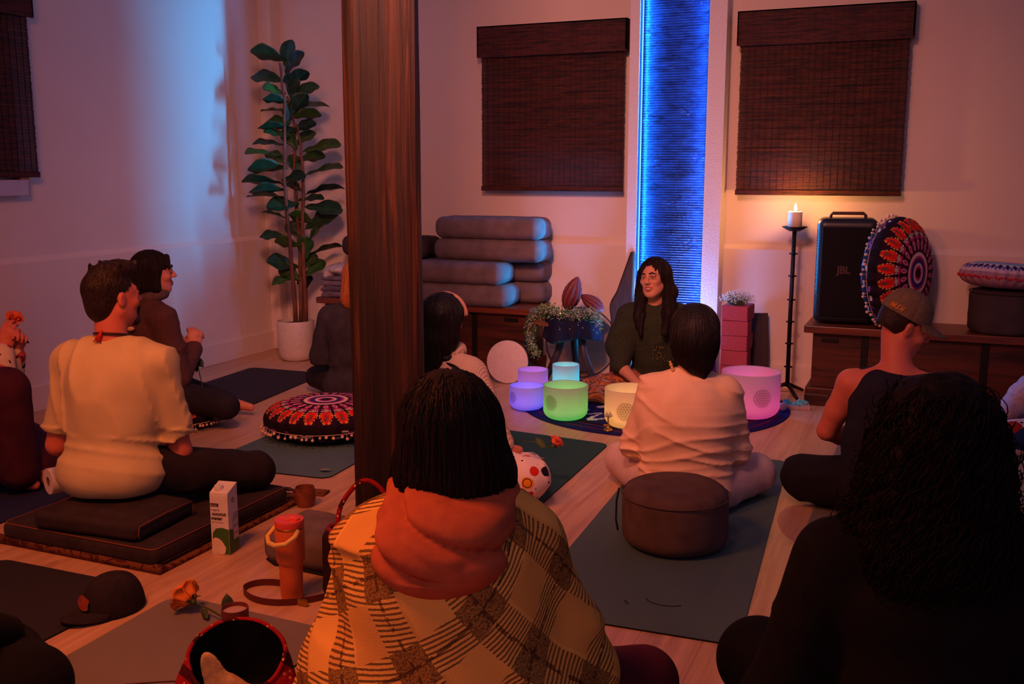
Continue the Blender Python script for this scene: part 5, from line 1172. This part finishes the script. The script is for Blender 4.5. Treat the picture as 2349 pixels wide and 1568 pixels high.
person('person with black hair in a peach shirt sitting with their back to us',(-.905,3.99),12,s=.008,k=.99,sw=.145,lean=.035,head=(4,-4,0),hoff=(.02,.0),skin=SKIN,h=.008,arms={1:((.205,.09,.25),(.09,.29,.13)),-1:((-.215,.08,.25),(-.10,.29,.13))},
    legs={1:((.30,.24,.105),(-.08,.34,.06)),-1:((-.28,.34,.10),(.10,.40,.06))},top=PEACH,topfn=top9,tdisp=lambda X,Y,Z:folds((.05,.2,1),.0055,66,21,1.5)(X,Y,Z)+folds((-.12,.2,1),.0048,120,5,1.0)(X,Y,Z),pants=PEACHP,pinfl=.03,pdisp=folds((1,.6,.8),.004,45,5),hair=hair9,hairmat=HAIR_K,extra=ex9,th=.0065,bulk=1.0)
# 3. man in white tee
TEE=fabric('white_tee',(216,196,148),(200,180,132),ns=8,bump=.0004); DPANT=fabric('dark_trousers',(46,38,42),(36,30,34),ns=12)
def hair3(ctx):
    p=[ell((0,-.022,.034),(.0755,.098,.086),k=.02),ell((0,-.06,-.03),(.062,.048,.065),k=.03),ell((0,.005,.100),(.062,.082,.034),k=.02),ell((.005,.04,.115),(.045,.045,.024),rot(20),k=.02),
       ell((0,.125,-.03),(.08,.075,.09),k=.008,op='-')]
    for s in (-1,1): p+=[ell((s*.09,.02,-.05),(.03,.05,.045),k=.008,op='-')]
    r=random.Random(3)
    for i in range(26):
        x=r.uniform(-.05,.05);y=r.uniform(-.06,.07); p.append(cap((x,y,.105),(x+r.uniform(-.02,.02),y+r.uniform(-.02,.02),.128+r.uniform(0,.014)),.010,.004,k=.008))
    return inhead(ctx,p)
def ex3(ctx):
    strand_layer(ctx,500,.03,.0010,.0008,8,8,lift=.0006,steps=5,zmin=.02,zmax=.16)
    eyes(ctx)
    be=[cap((s*.046,.028,-.068),(s*.022,.066,-.098),.0165,.015,k=.02) for s in (-1,1)]+[cap((-.02,.078,-.1),(.02,.078,-.1),.018,.018,k=.02),cap((-.022,.094,-.05),(.022,.094,-.05),.004,.004,k=.006)]+[cap((s*.022,.092,-.05),(s*.026,.084,-.085),.005,.008,k=.01) for s in (-1,1)]
    sdf_obj('beard',inhead(ctx,be+[ell((0,.10,-.062),(.02,.02,.012),k=.004,op='-')]),.0035,HAIR_S,ctx['body'],disp=folds((1,1,1),.0012,300,2))
    N=ctx['NB']; pts=[(.068*math.sin(t)+N[0],-.072*math.cos(t)+N[1]+.008,N[2]+.018+.016*math.cos(t)) for t in np.linspace(0,2*PI,40,endpoint=False)]
    MB().tube(pts,.0055,6,closed=True).build('bead_necklace',plain('dark_beads',(60,24,18),.5),ctx['body'],True)
    mb=MB(); r=random.Random(1); b=Vector(pts[0])+Vector((.0,-.004,.012))
    for i in range(9): mb.tube([b,b+Vector((r.uniform(-.014,.0),-.008,-.018)),b+Vector((r.uniform(-.034,.0),-.012,-.045))],[.0035,.003,.0012],5)
    mb.build('red_tassel',plain('red_thread',(206,30,22),.7),ctx['body'],True)
def top3(ctx):
    T=ctx['torso'](.018)+ctx['sh'](.014)
    for a in (-1,1):
        S=ctx['SH'][a]; e,w_=ctx['A'][a]; m=S*.30+e*.70; d=(e-S)/np.linalg.norm(e-S)
        e1=np.cross(d,(0,1,0)); e1/=np.linalg.norm(e1); T+=[cap(S,m+d*.05,.061,.063,k=.03),rbox(m+d*.105,(.085,.085,.06),.002,np.stack([e1,np.cross(d,e1),d],1),k=.004,op='-')]
    z=ctx['zh']; T+=[ell((0,-.025,z+.0),(.208,.162,.125),k=.05),ell((0,-.005,z+.2),(.165,.118,.26),k=.06),ell(ctx['NB']+np.array((0,.02,.072)),(.068,.072,.055),k=.010,op='-'),plane((0,0,z-.075),(0,0,-1))]
    return T
person('bearded man in a white T-shirt with short dark hair and a bead necklace',(-2.90,2.85),14,s=.168,k=1.03,sw=.178,lean=.05,head=(-30,0,0),skin=SKIN_R,h=.007,male=1,nose=1.1,bulk=1.08,armr=1.18,
    arms={1:((.225,.11,.315),(.06,.30,.275)),-1:((-.27,.05,.33),(-.09,.30,.27))},legs={1:((.44,.33,.175),(.08,.48,.145)),-1:((-.36,.36,.17),(.05,.44,.14))},top=TEE,topfn=top3,topname='tee_shirt',tdisp=lambda X,Y,Z:folds((1,.25,.30),.0075,40,7,1.1)(X,Y,Z)*(Z>.42)+folds((.12,.2,1),.006,80,9,1.0)(X,Y,Z)*(Z<=.42),pants=DPANT,pinfl=.022,pdisp=folds((1,.6,.8),.005,30,6),hair=hair3,hairmat=HAIR_S,hh=.0045,extra=ex3)
# 4. woman in brown fleece, profile
FLE=fabric('brown_fleece',(104,66,58),(76,46,42),ns=120,bump=.004); FLE2=fabric('brown_fleece_collar',(110,84,72),(84,60,54),ns=120,bump=.004)
def hair4(ctx):
    p=[ell((0,-.022,.034),(.084,.104,.090),k=.02),ell((0,-.06,-.06),(.085,.062,.10),k=.04)]
    for s in (-1,1): p+=[cap((s*.066,.0,.02),(s*.074,.006,-.085),.026,.026,k=.03),cap((s*.03,.07,.085),(s*.062,.078,.03),.014,.008,k=.02)]
    p+=[ell((0,.115,-.04),(.062,.062,.105),k=.010,op='-'),ell((0,-.06,-.17),(.1,.09,.045),k=.02,op='-')]
    return inhead(ctx,p)
def ex4(ctx):
    strand_layer(ctx,700,.16,.0010,.0008,8,6,lift=.0003,steps=12)
    eyes(ctx,closed=True); N=ctx['NB']
    o=sdf_obj('fleece_collar',[cap((math.sin(t)*.068+N[0],-.064*math.cos(t)+N[1]+.012,N[2]+.035-.008*math.cos(t)),(math.sin(t+.4)*.068+N[0],-.064*math.cos(t+.4)+N[1]+.012,N[2]+.035-.008*math.cos(t+.4)),.026,.026,k=.01) for t in np.arange(0,6.28,.4)],.006,FLE2,ctx['root'])
    lg=MB(); 
    for i in range(3): lg.tube([(.055+.012*i,.0,.0),(.055+.012*i,-.0,.012)],.006,8)
    o=sdf_obj('chest_logo',[ell((0,0,0),(.018,.004,.009)),ell((-.012,0,-.004),(.010,.004,.006))],.003,plain('logo_cream',(230,170,120),.7),ctx['top']); o.location=(.088,-.128,.575); o.rotation_euler=(0,0,R(35))
person('woman in a brown fleece with a dark bob seen in profile holding a rose stem',(-3.975,4.22),-24,s=.12,k=1.0,sw=.155,lean=.02,head=(-24,-1,0),hoff=(0,.01),skin=SKIN_P,paint=face_paint((150,60,56),base=(200,124,98)),h=.0055,nose=.95,
    arms={1:((.20,.07,.30),(.075,.23,.43)),-1:((-.21,.07,.30),(-.02,.25,.42))},hands={1:((-.25,.15,.9),(-1,.3,.1),62),-1:((.3,.2,.8),(1,.2,0),60)},legs={1:((.40,.24,.14),(.0,.36,.08)),-1:((-.34,.30,.14),(.08,.42,.08))},
    top=FLE,sleeve='long',infl=.024,topname='fleece_jacket',tdisp=folds((.4,.3,1),.005,34,8),hem=.04,pants=fabric('black_leggings',(44,38,46),ns=12),pinfl=.014,hair=hair4,hairmat=HAIR_B,hdisp=strands(.0018,70,4),hh=.005,extra=ex4)
fr=(-3.975+.10,4.22+.24)
rose((fr[0],fr[1],.50),(R(10),R(15),0),'rose held by its stem in the hands of the woman in fleece',stem=[(0,0,0),(.01,-.02,-.10),(.06,-.04,-.20),(.10,-.05,-.34)],leaves=[((.03,-.03,-.13),(.10,-.04,-.19),.020),((.04,-.03,-.16),(.055,-.05,-.22),.014)],c=(224,120,100),r=.018)
# 5. figure at left edge with rose
m=Mt('tropical_print',.85,.15); n_=m.noise((9,9,9),1,dist=1.5); n2_=m.noise((14,14,14),1,dist=2); c=m.ramp(n_,[(.40,(218,190,162)),(.55,(212,182,154)),(.58,(180,50,44)),(.63,(200,80,70)),(.66,(40,34,52))]); c=m.mix(n2_.gt(.62),c,(40,36,58)); m.color(c); TROP=m.mat
PUR=fabric('plum_trousers',(78,32,48),(60,24,38),ns=10)
def ex5(ctx):
    sdf_obj('printed_shawl',[cap((.02,.20,.34),(.16,.30,.22),.05,.06,k=.04),cap((.16,.30,.22),(.22,.24,.10),.07,.04,k=.04),ell((.10,.16,.20),(.12,.10,.10),k=.04)],.008,TROP,ctx['root'],disp=folds((1,.4,.3),.008,40,3))
person('person at the left edge in plum trousers and a printed top lifting a rose',(-4.04,2.98),-50,s=.03,k=1.0,sw=.15,lean=.03,skin=SKIN_R,h=.0060,
    arms={1:((.14,.27,.40),(.03,.285,.625)),-1:((-.10,.26,.38),(-.03,.32,.60))},hands={1:((-.05,.35,.9),(-.9,.2,.1),45),-1:((.25,.3,.9),(.9,.3,0),70)},legs={1:((.20,.31,.47),(.20,.34,.06)),-1:((-.30,.28,.11),(.10,.40,.06))},
    top=TROP,sleeve='long',infl=.026,tdisp=folds((1,.3,.5),.006,46,10),pants=PUR,pinfl=.045,pdisp=folds((1,.6,.5),.006,26,12),hair=hair4,hairmat=HAIR_B,extra=ex5)
rose((-3.83,3.23,.735),(R(10),R(40),0),'orange rose raised in a hand at the left edge of the photo',stem=[(0,0,0),(-.01,0,-.06),(.02,-.02,-.14)],leaves=[((.0,0,-.06),(.07,.02,-.10),.012)],c=(240,110,60),r=.030)
# 6. person behind the post
SLATE=fabric('slate_top',(64,58,66),(50,46,54),ns=20,bump=.002)
def hair6(ctx): return inhead(ctx,[ell((0,-.024,.030),(.088,.106,.095),k=.02),ell((0,-.07,-.06),(.080,.055,.10),k=.04),ell((-.03,-.08,-.12),(.05,.04,.06),k=.03),ell((0,.115,-.04),(.062,.065,.1),k=.01,op='-')])
person('copper haired person in a slate top mostly hidden behind the post',(-3.20,5.12),14,s=.03,k=.99,sw=.17,lean=.04,skin=SKIN,h=.009,head=(0,-6,0),top=SLATE,sleeve='long',infl=.030,topname='slate_top',tdisp=lambda X,Y,Z:folds((0,.2,1),.004,60,5)(X,Y,Z)*(Z<.35)+folds((0,.2,1),.002,20,6)(X,Y,Z),pants=DPANT,hair=hair6,hairmat=HAIR_O,hdisp=strands(.002,60,5),bulk=1.12)
# 7. woman with headband
CREAM=Mt('cream_ribbed_knit',.9,.15); x_,y_,z_=CREAM.xyz(); a_=(x_*760).sin(); CREAM.color(CREAM.mix((a_*.5+.5),(186,150,128),(220,186,160))); CREAM.bump(a_,.0012,.6); CREAM=CREAM.mat
m=Mt('doodle_print',.85,.15); d,c1,c2=m.voro((15,15,15)); d2,e1,e2=m.voro((30,30,30)); n_=m.noise((16,16,16),1,dist=1)
c=m.mix(d2.lt(.17)*e1.gt(.3),(226,204,200),(24,20,30)); c=m.mix((d+(n_-.5)*.3).lt(.40)*c1.gt(.72),c,(226,140,40)); c=m.mix((d+(n_-.5)*.2).lt(.33)*c1.lt(.2),c,(200,44,24)); c=m.mix((d+(n_-.5)*.4).lt(.34)*(c1.gt(.38)*c1.lt(.62)),c,(24,24,44)); c=m.mix(((d-.30).abs().lt(.025))*c1.gt(.72),c,(24,20,30)); m.color(c); DOOD=m.mat
def hair7(ctx):
    p=[ell((0,-.026,.030),(.095,.112,.096),k=.02),ell((0,-.070,-.06),(.096,.065,.12),k=.04),cap((-.02,-.085,-.10),(-.03,-.095,-.34),.068,.055,k=.03),cap((-.03,-.095,-.34),(-.03,-.085,-.5),.055,.03,k=.03),ell((0,.115,-.04),(.062,.07,.1),k=.01,op='-')]
    return inhead(ctx,p)
def ex7(ctx):
    strand_layer(ctx,700,.26,.0012,.001,8,7,lift=.0004,steps=14,zmin=-.4)
    pts=[]; 
    for t in np.linspace(-.15,PI+.15,40): pts.append(hp(ctx,(.094*math.cos(t),.012-.018*math.sin(t),.020+.098*math.sin(t) if t<=PI and t>=0 else .02)))
    for dy in (0,.014): MB().tube([(p[0],p[1]+dy,p[2]+.002) for p in pts],.0075,8).build('headband',plain('headband_peach',(214,150,130),.8),ctx['hair'],True)
    pts=[hp(ctx,(.08,-.03,-.02)),hp(ctx,(.078,.02,-.03)),hp(ctx,(.072,.06,-.05))]; 
    N=ctx['NB']; sdf_obj('cowl_collar',[cap((math.sin(t)*.072+N[0],-.070*math.cos(t)+N[1]+.012,N[2]+.015),(math.sin(t+.4)*.072+N[0],-.070*math.cos(t+.4)+N[1]+.012,N[2]+.015),.034,.034,k=.01) for t in np.arange(0,6.28,.4)],.006,CREAM,ctx['top'])
    sdf_obj('black_scrunchie',[ell(hp(ctx,(.03,-.075,-.165)),(.045,.04,.028))],.005,HAIR_K,ctx['hair'])
    w_=ctx['A'][1][1]; e=ctx['A'][1][0]; d=Vector(w_-e).normalized(); o=d.orthogonal().normalized(); q=d.cross(o)
    MB().tube([Vector(w_)-d*.012+(o*math.cos(t)+q*math.sin(t))*.031 for t in np.linspace(0,6.28,24)[:-1]],.0065,6,closed=True).build('black_wristband',BLACKM,ctx['body'],True)
    S=ctx['SH'][1]; P=[Vector(S)+Vector((-.05,-.095,.02)),Vector(S)+Vector((-.02,-.04,.067)),Vector(S)+Vector((.02,.03,.065)),Vector(S)+Vector((.03,.095,-.0)),Vector(S)+Vector((.0,.12,-.15))]
    sh=[Vector(S)+Vector((-.14,-.06,.058)),Vector(S)+Vector((-.03,-.078,.05)),Vector(S)+Vector((.045,-.065,-.01)),Vector(S)+Vector((.075,-.035,-.08))]
    MB().tube(sm(sh,5),.006,6).build('black_strap',BLACKM,ctx['top'],True)
person('woman with a peach headband, cream ribbed sweater and doodle print trousers',(-2.045,3.96),-10,s=.012,k=.985,sw=.16,lean=.03,skin=SKIN_R,h=.0065,head=(14,-2,0),arms={1:((.265,.0,.33),(.33,.04,.20)),-1:((-.24,.05,.26),(-.12,.28,.12))},hands={1:((.2,.55,-.35),(-.1,-.3,-1),28)},
    legs={1:((.545,-.105,.125),(.34,.22,.06)),-1:((-.36,.24,.1),(.02,.40,.06))},top=CREAM,sleeve='long',infl=.026,topname='ribbed_sweater',tdisp=folds((.2,.1,1),.004,30,3),pants=DOOD,pinfl=.034,pdisp=folds((1,.5,.6),.006,34,14),hair=hair7,hairmat=HAIR_K,hdisp=strands(.0018,80,6),extra=ex7)
# 8. man in cap and tank top
TANK=fabric('navy_tank',(40,38,54),(32,30,44),ns=14,bump=.0006)
def top10(ctx):
    T=ctx['torso'](.014)+[cap(ctx['NB']+np.array((a*.05,-.0,-.045)),ctx['SH'][a]*.78+ctx['NB']*.22+np.array((0,0,.004)),.050,.046,k=.03) for a in (-1,1)]
    for a in (-1,1):
        S=ctx['SH'][a]; T+=[dict(cap(S+np.array((a*.070,0,.10)),S+np.array((a*.055,0,-.10)),.072,.056,k=.01),op='-')]
    T+=[ell(ctx['NB']+np.array((0,.02,.045)),(.082,.105,.070),k=.015,op='-'),ell((0,0,ctx['zh']+.15),(.155,.115,.2),k=.05),plane((0,0,ctx['zh']-.1),(0,0,-1))]
    return T
CAPO=fabric('olive_cap',(124,104,84),(104,86,70),ns=60,bump=.001)
def ex10(ctx):
    hd=bpy.data.objects.new('cap',None); COL.objects.link(hd); hd.parent=ctx['root']
    M=Matrix.Translation(Vector(ctx['HC']))@Matrix(ctx['HR'].tolist()).to_4x4()@Matrix.Translation((0,-.02,.034))@Matrix.Rotation(R(-4),4,'X'); hd.matrix_local=M
    cap_crown(.090,.112,'crown',CAPO,hd); cap_brim(.088,.098,hd,CAPO,.024,.002)
    # lettering on the back left of the crown
    for i,ch in enumerate('WASH'):
        b=R(-62+9*i); rr=.090*.985+.003; y=rr*1.18
        P=Vector((rr*math.cos(b),y*math.sin(b),.012)); nrm=Vector((math.cos(b)*1.18,math.sin(b),.25)).normalized(); xx=Vector((-math.sin(b)*1.0,math.cos(b)*1.18,0)).normalized(); yy=nrm.cross(xx)
        Mx=Matrix(((xx.x,yy.x,nrm.x,P.x),(xx.y,yy.y,nrm.y,P.y),(xx.z,yy.z,nrm.z,P.z),(0,0,0,1)))@Matrix(((1,.25,0,0),(0,1,0,0),(0,0,1,0),(0,0,0,1)))
        text_mesh('lettering',ch,.031,plain('yellow_thread',(240,150,30),.7),hd,Mx,ext=.001,sx=.62,bold=.0006)
    eyes(ctx)
def hair10(ctx): return inhead(ctx,[ell((0,-.022,.030),(.0750,.0975,.086),k=.02),ell((0,-.06,-.02),(.063,.048,.055),k=.03),ell((0,.12,-.03),(.08,.085,.09),k=.008,op='-'),plane((0,0,-.052),(0,-.2,-1),.004),ell((.09,.02,-.05),(.03,.05,.045),k=.008,op='-'),ell((-.09,.02,-.05),(.03,.05,.045),k=.008,op='-')])
person('man in an olive cap and navy tank top with head bowed',(-.14,4.2),4,s=.045,k=1.0,sw=.160,lean=.06,skin=SKIN_R,h=.007,male=1,head=(-74,-24,4),hoff=(.055,.035),bulk=1.05,armr=1.15,
    arms={1:((.25,.10,.30),(.10,.33,.22)),-1:((-.225,.12,.32),(-.07,.34,.22))},legs={1:((.36,.26,.13),(.0,.36,.08)),-1:((-.31,.08,.12),(.04,.30,.08))},top=TANK,topfn=top10,topname='tank_top',pants=fabric('black_joggers',(34,30,36),ns=12),pinfl=.038,pdisp=folds((1,.6,.6),.006,30,2),hair=hair10,hairmat=HAIR_S,extra=ex10,hh=.005)
# 9. figure at right edge
FLUF=fabric('fluffy_sleeve',(214,196,204),(170,150,176),ns=50,bump=.008)
def top11(ctx):
    T=ctx['torso'](.03)+ctx['sh'](.03)
    for a in (-1,1):
        S=ctx['SH'][a]; e,w_=ctx['A'][a]
        for i in range(6): t=(i+.5)/6; T.append(ell(S*(1-t)+e*t,(.085,.085,.052),k=.012))
        for i in range(5): t=(i+.3)/5; T.append(ell(e*(1-t)+w_*t,(.068,.068,.06),k=.012))
    return T+[plane((0,0,ctx['zh']-.08),(0,0,-1))]
m=Mt('patch_print',.85,.15); d,c1,c2=m.voro((9,9,9)); c=m.ramp(c1,[(.0,(224,206,200)),(.3,(226,208,200)),(.32,(150,40,36)),(.55,(150,40,36)),(.57,(30,50,90)),(.72,(30,50,90)),(.74,(222,200,196))]); [setattr(e_,'position',e_.position) for e_ in []]; d2,f1,f2=m.voro((26,26,26)); c=m.mix(d2.lt(.2)*f1.gt(.5),c,(22,18,22)); m.color(c); PATCH=m.mat
person('figure cut by the right edge in a fluffy white sleeve and patchwork print trousers',(.76,5.66),76,s=.03,k=1,sw=.16,skin=SKIN,h=.009,arms={-1:((-.26,.255,.30),(-.14,.34,.16)),1:((.24,.1,.26),(.10,.3,.15))},top=FLUF,topfn=top11,topname='fluffy_jacket',tdisp=folds((1,1,1),.005,90,3),pants=PATCH,pinfl=.03,hair=hair4,hairmat=HAIR_B)
# 10. plaid jacket foreground
def plaid():
    m=Mt('plaid_wool',.95,.1); n=m.nt.nodes.new('ShaderNodeSeparateXYZ'); m.nt.links.new(m.tc.outputs['UV'],n.inputs[0]); u,v=V(m,n.outputs[0]),V(m,n.outputs[1])
    wob=m.noise((14,14,14),2); a=(u*.80+v*.62+wob*.012)/.190; b=(v*.80-u*.62+wob*.012)/.190
    A=(a.frac()).lt(.46); B=((b+.2).frac()).lt(.46)
    nz=m.noise((260,260,260),2)
    tw=(((v*.90-u*.44+(wob-.5)*.006)*(2*PI/.0105)).sin()+(nz-.5)*1.6).gt(.25)
    both=A*B; one=(A.max(B))-both
    gold=(240,186,90); tan=(204,138,64); dk=(66,42,30)
    c=m.mix((A*((m.noise((3,3,3),2)).gt(.5))*.4),gold,tan); c=m.mix((((a+.5).floor()*.5).frac().gt(.25))*(one*(V(m,u.k)*0+1)-one+1-one)*.35,c,tan)
    c=m.mix(one*tw*.82,c,dk); c=m.mix(both*((nz-.42)*5).max(0).min(1)*.35+both*.55,c,dk)
    ln=((((a+.27).frac()-.5).abs()).lt(.022)).max((((b+.47).frac()-.5).abs()).lt(.022)); brk=((m.noise((60,60,60),2))-.5).gt(-.04); c=m.mix(ln*brk*.75,c,dk)
    m.color(c); m.bump(m.noise((420,420,420),3),.002,.8); return m.mat
PLAID=plaid()
def uv1(v):
    x,y,z=v[:,0],v[:,1],v[:,2]; a=np.arctan2(x,-(y-.05)); u=a*.26; return np.stack([u+.0*z,z+.04*np.cos(a*2)],1)
def top1(ctx):
    T=ctx['torso'](.060)+ctx['sh'](.046); z=ctx['zh']
    for a in (-1,1):
        S=ctx['SH'][a]; e,w_=ctx['A'][a]; T+=[cap(S+np.array((a*-.005,0,-.01)),e+np.array((a*.01,0,0)),.088,.108,k=.05),cap(e,e*.35+w_*.65,.105,.085,k=.04)]
    T+=[ell((0,-.02,z+.08),(.30,.20,.22),k=.07),ell((0,-.04,z+.28),(.215,.155,.20),k=.06),ell(ctx['NB']+np.array((0,.02,.09)),(.08,.09,.06),k=.02,op='-'),plane((0,0,z-.09),(0,0,-1))]
    return T
RUST=fabric('rust_scarf',(190,98,62),(168,84,54),ns=25,bump=.0006)
def bob(s=1.):
    def f(ctx):
        p=[ell((0,-.025,.030),(.104*s,.120*s,.104*s),k=.02),ell((0,-.065,-.05),(.105*s,.075,.11),k=.04),ell((.0,-.05,-.10),(.112*s,.075,.075),k=.04)]
        for q in (-1,1): p+=[cap((q*.078*s,.0,.02),(q*.098*s,-.0,-.12),.036,.040,k=.03),cap((q*.098*s,.0,-.10),(q*.098*s,.02,-.165-.02*q),.038,.020,k=.03)]
        p+=[ell((0,.125,-.04),(.066,.075,.115),k=.010,op='-'),ell((-.02,-.10,-.215),(.075,.10,.05),k=.03,op='-')]
        r=random.Random(8)
        for i in range(46):
            a=r.uniform(-2.7,.6) ; x=.115*math.cos(a)*s; y=-.02+.105*math.sin(a); z0=-.10; p.append(cap((x,y,z0),(x*.93,y*.95+.004,z0-r.uniform(.05,.12)-.022*math.cos(a)),.013,.002,k=.01))
        return inhead(ctx,p)
    return f
def ex1(ctx):
    strand_layer(ctx,1500,.22,.0013,.0012,8,3,lift=.0005,steps=14,zmin=-.16)
    N=ctx['NB']; pr=[]
    for t in np.arange(0,2*PI,.3):
        for (rx,ry,dz,rr) in ((.088,.082,.045,.040),(.108,.100,.0,.048)):
            f=lambda t:np.array((rx*math.sin(t)+N[0],-ry*math.cos(t)+N[1]+.01,N[2]+dz+.012*math.sin(2*t+1)-.012*math.cos(t)))
            pr.append(cap(f(t),f(t+.3),rr,rr,k=.02))
    # hood draped down the back
    pr+=[ell(N+np.array((-.005,-.150,-.055)),(.142,.078,.100),k=.04),ell(N+np.array((-.01,-.185,-.070)),(.120,.068,.075),k=.05),ell(N+np.array((-.08,-.09,-.02)),(.07,.07,.07),k=.03),ell(N+np.array((.08,-.09,-.02)),(.07,.07,.065),k=.03)]
    def dd(X,Y,Z):
        a=np.arctan2(X-N[0],-(Y-N[1])); q=np.abs(np.sin(Z*36+1.9*np.sin(a*1.2+.8)+5*X)); q2=np.abs(np.sin(Z*24-14*np.abs(X-.02)+1.3)); return .022*(1-q)**1.6*(Z>N[2]-.10)+.007*(1-q2)**2.0-.004
    sdf_obj('rust_scarf',pr,.0065,RUST,ctx['root'],disp=dd)
person('person in a yellow and brown plaid jacket with a rust hood and dark bob',(-.945,1.87),20,s=.10,k=1.0,shz=.392,sw=.160,lean=.05,head=(-6,-4,-2),skin=SKIN,h=.008,arms={1:((.265,.08,.255),(.12,.30,.16)),-1:((-.245,.08,.255),(-.12,.30,.16))},
    legs={1:((.46,.28,.13),(.0,.40,.08)),-1:((-.32,.34,.13),(.1,.42,.08))},top=PLAID,topfn=top1,topname='plaid_jacket',tdisp=lambda X,Y,Z:folds((1,.2,.12),.010,24,5,1.0)(X,Y,Z),uvf=uv1,pants=fabric('maroon_trousers',(104,40,48),(86,32,42),ns=10),pinfl=.03,hair=bob(1.0),hairmat=HAIR_B,hdisp=strands(.0022,90,9),extra=ex1,th=.0075,hh=.0055)
# 11. curly haired person in black at right
BLK=fabric('black_sweater',(20,16,18),(14,12,14),ns=12,bump=.001)
def hair2(ctx):
    p=[ell((0,-.025,.040),(.108,.122,.112),k=.03),ell((0,-.06,-.07),(.130,.10,.15),k=.05),ell((0,-.08,-.20),(.142,.085,.12),k=.05)]
    for s in (-1,1): p+=[cap((s*.08,.0,-.02),(s*.115,.0,-.18),.045,.05,k=.04),cap((s*.115,.0,-.18),(s*.115,.03,-.30),.05,.02,k=.04)]
    p+=[ell((0,.13,-.04),(.066,.08,.12),k=.01,op='-')]
    return inhead(ctx,p)
def ex2(ctx):
    strand_layer(ctx,1500,.17,.0017,.0065,17,12,'curls',steps=22,lift=.002,front=.09,zmin=-.34)
    strand_layer(ctx,160,.16,.0012,.016,13,13,'loose_curls',steps=22,lift=.006,front=.09,zmin=-.34)
HAIR_C=hairm('hair_curly',(6,4,4),(22,12,10),(60,60,12),spec=.15,rough=.7)
def top2(ctx):
    T=ctx['torso'](.035)+ctx['sh'](.035)
    for a in (-1,1):
        S=ctx['SH'][a]; e,w_=ctx['A'][a]; T+=[cap(S,e,.086,.080,k=.03),cap(e,e*.1+w_*.9,.078,.05,k=.03)]
    return T+[plane((0,0,ctx['zh']-.1),(0,0,-1))]
person('person in a black sweater with long curly dark hair in the right foreground',(.035,2.04),10,s=.105,k=1.03,sw=.175,lean=.04,head=(4,-3,0),skin=SKIN,h=.009,arms={-1:((-.275,.06,.27),(-.12,.30,.16)),1:((.275,.06,.27),(.12,.30,.16))},legs={-1:((-.31,.34,.23),(.08,.42,.10)),1:((.38,.30,.13),(-.05,.42,.08))},
    top=BLK,topfn=top2,topname='black_sweater',tdisp=folds((.5,.2,.6),.006,28,5),pants=fabric('black_trousers',(18,15,18),ns=12),pinfl=.045,hair=hair2,hairmat=HAIR_C,hdisp=lambda X,Y,Z:.004*np.sin(50*X+9*np.sin(20*Z))*np.sin(45*Z+7*np.sin(22*Y)),extra=ex2)
# 12. dark figure in lower left corner
person('figure in black cut by the lower left corner of the photo',(-2.43,1.44),-15,feet=False,s=.03,k=1.,sw=.175,skin=SKIN,h=.010,top=BLK,topfn=top2,topname='black_sweater',legs={1:((.34,.32,.13),(-.05,.42,.07)),-1:((-.36,.3,.12),(.1,.42,.07))},arms={1:((.27,.18,.30),(.16,.36,.20)),-1:((-.26,.1,.27),(-.12,.3,.16))},pants=fabric('black_trousers',(18,15,18),ns=12),pinfl=.045,hair=bob(.9),hairmat=HAIR_K)
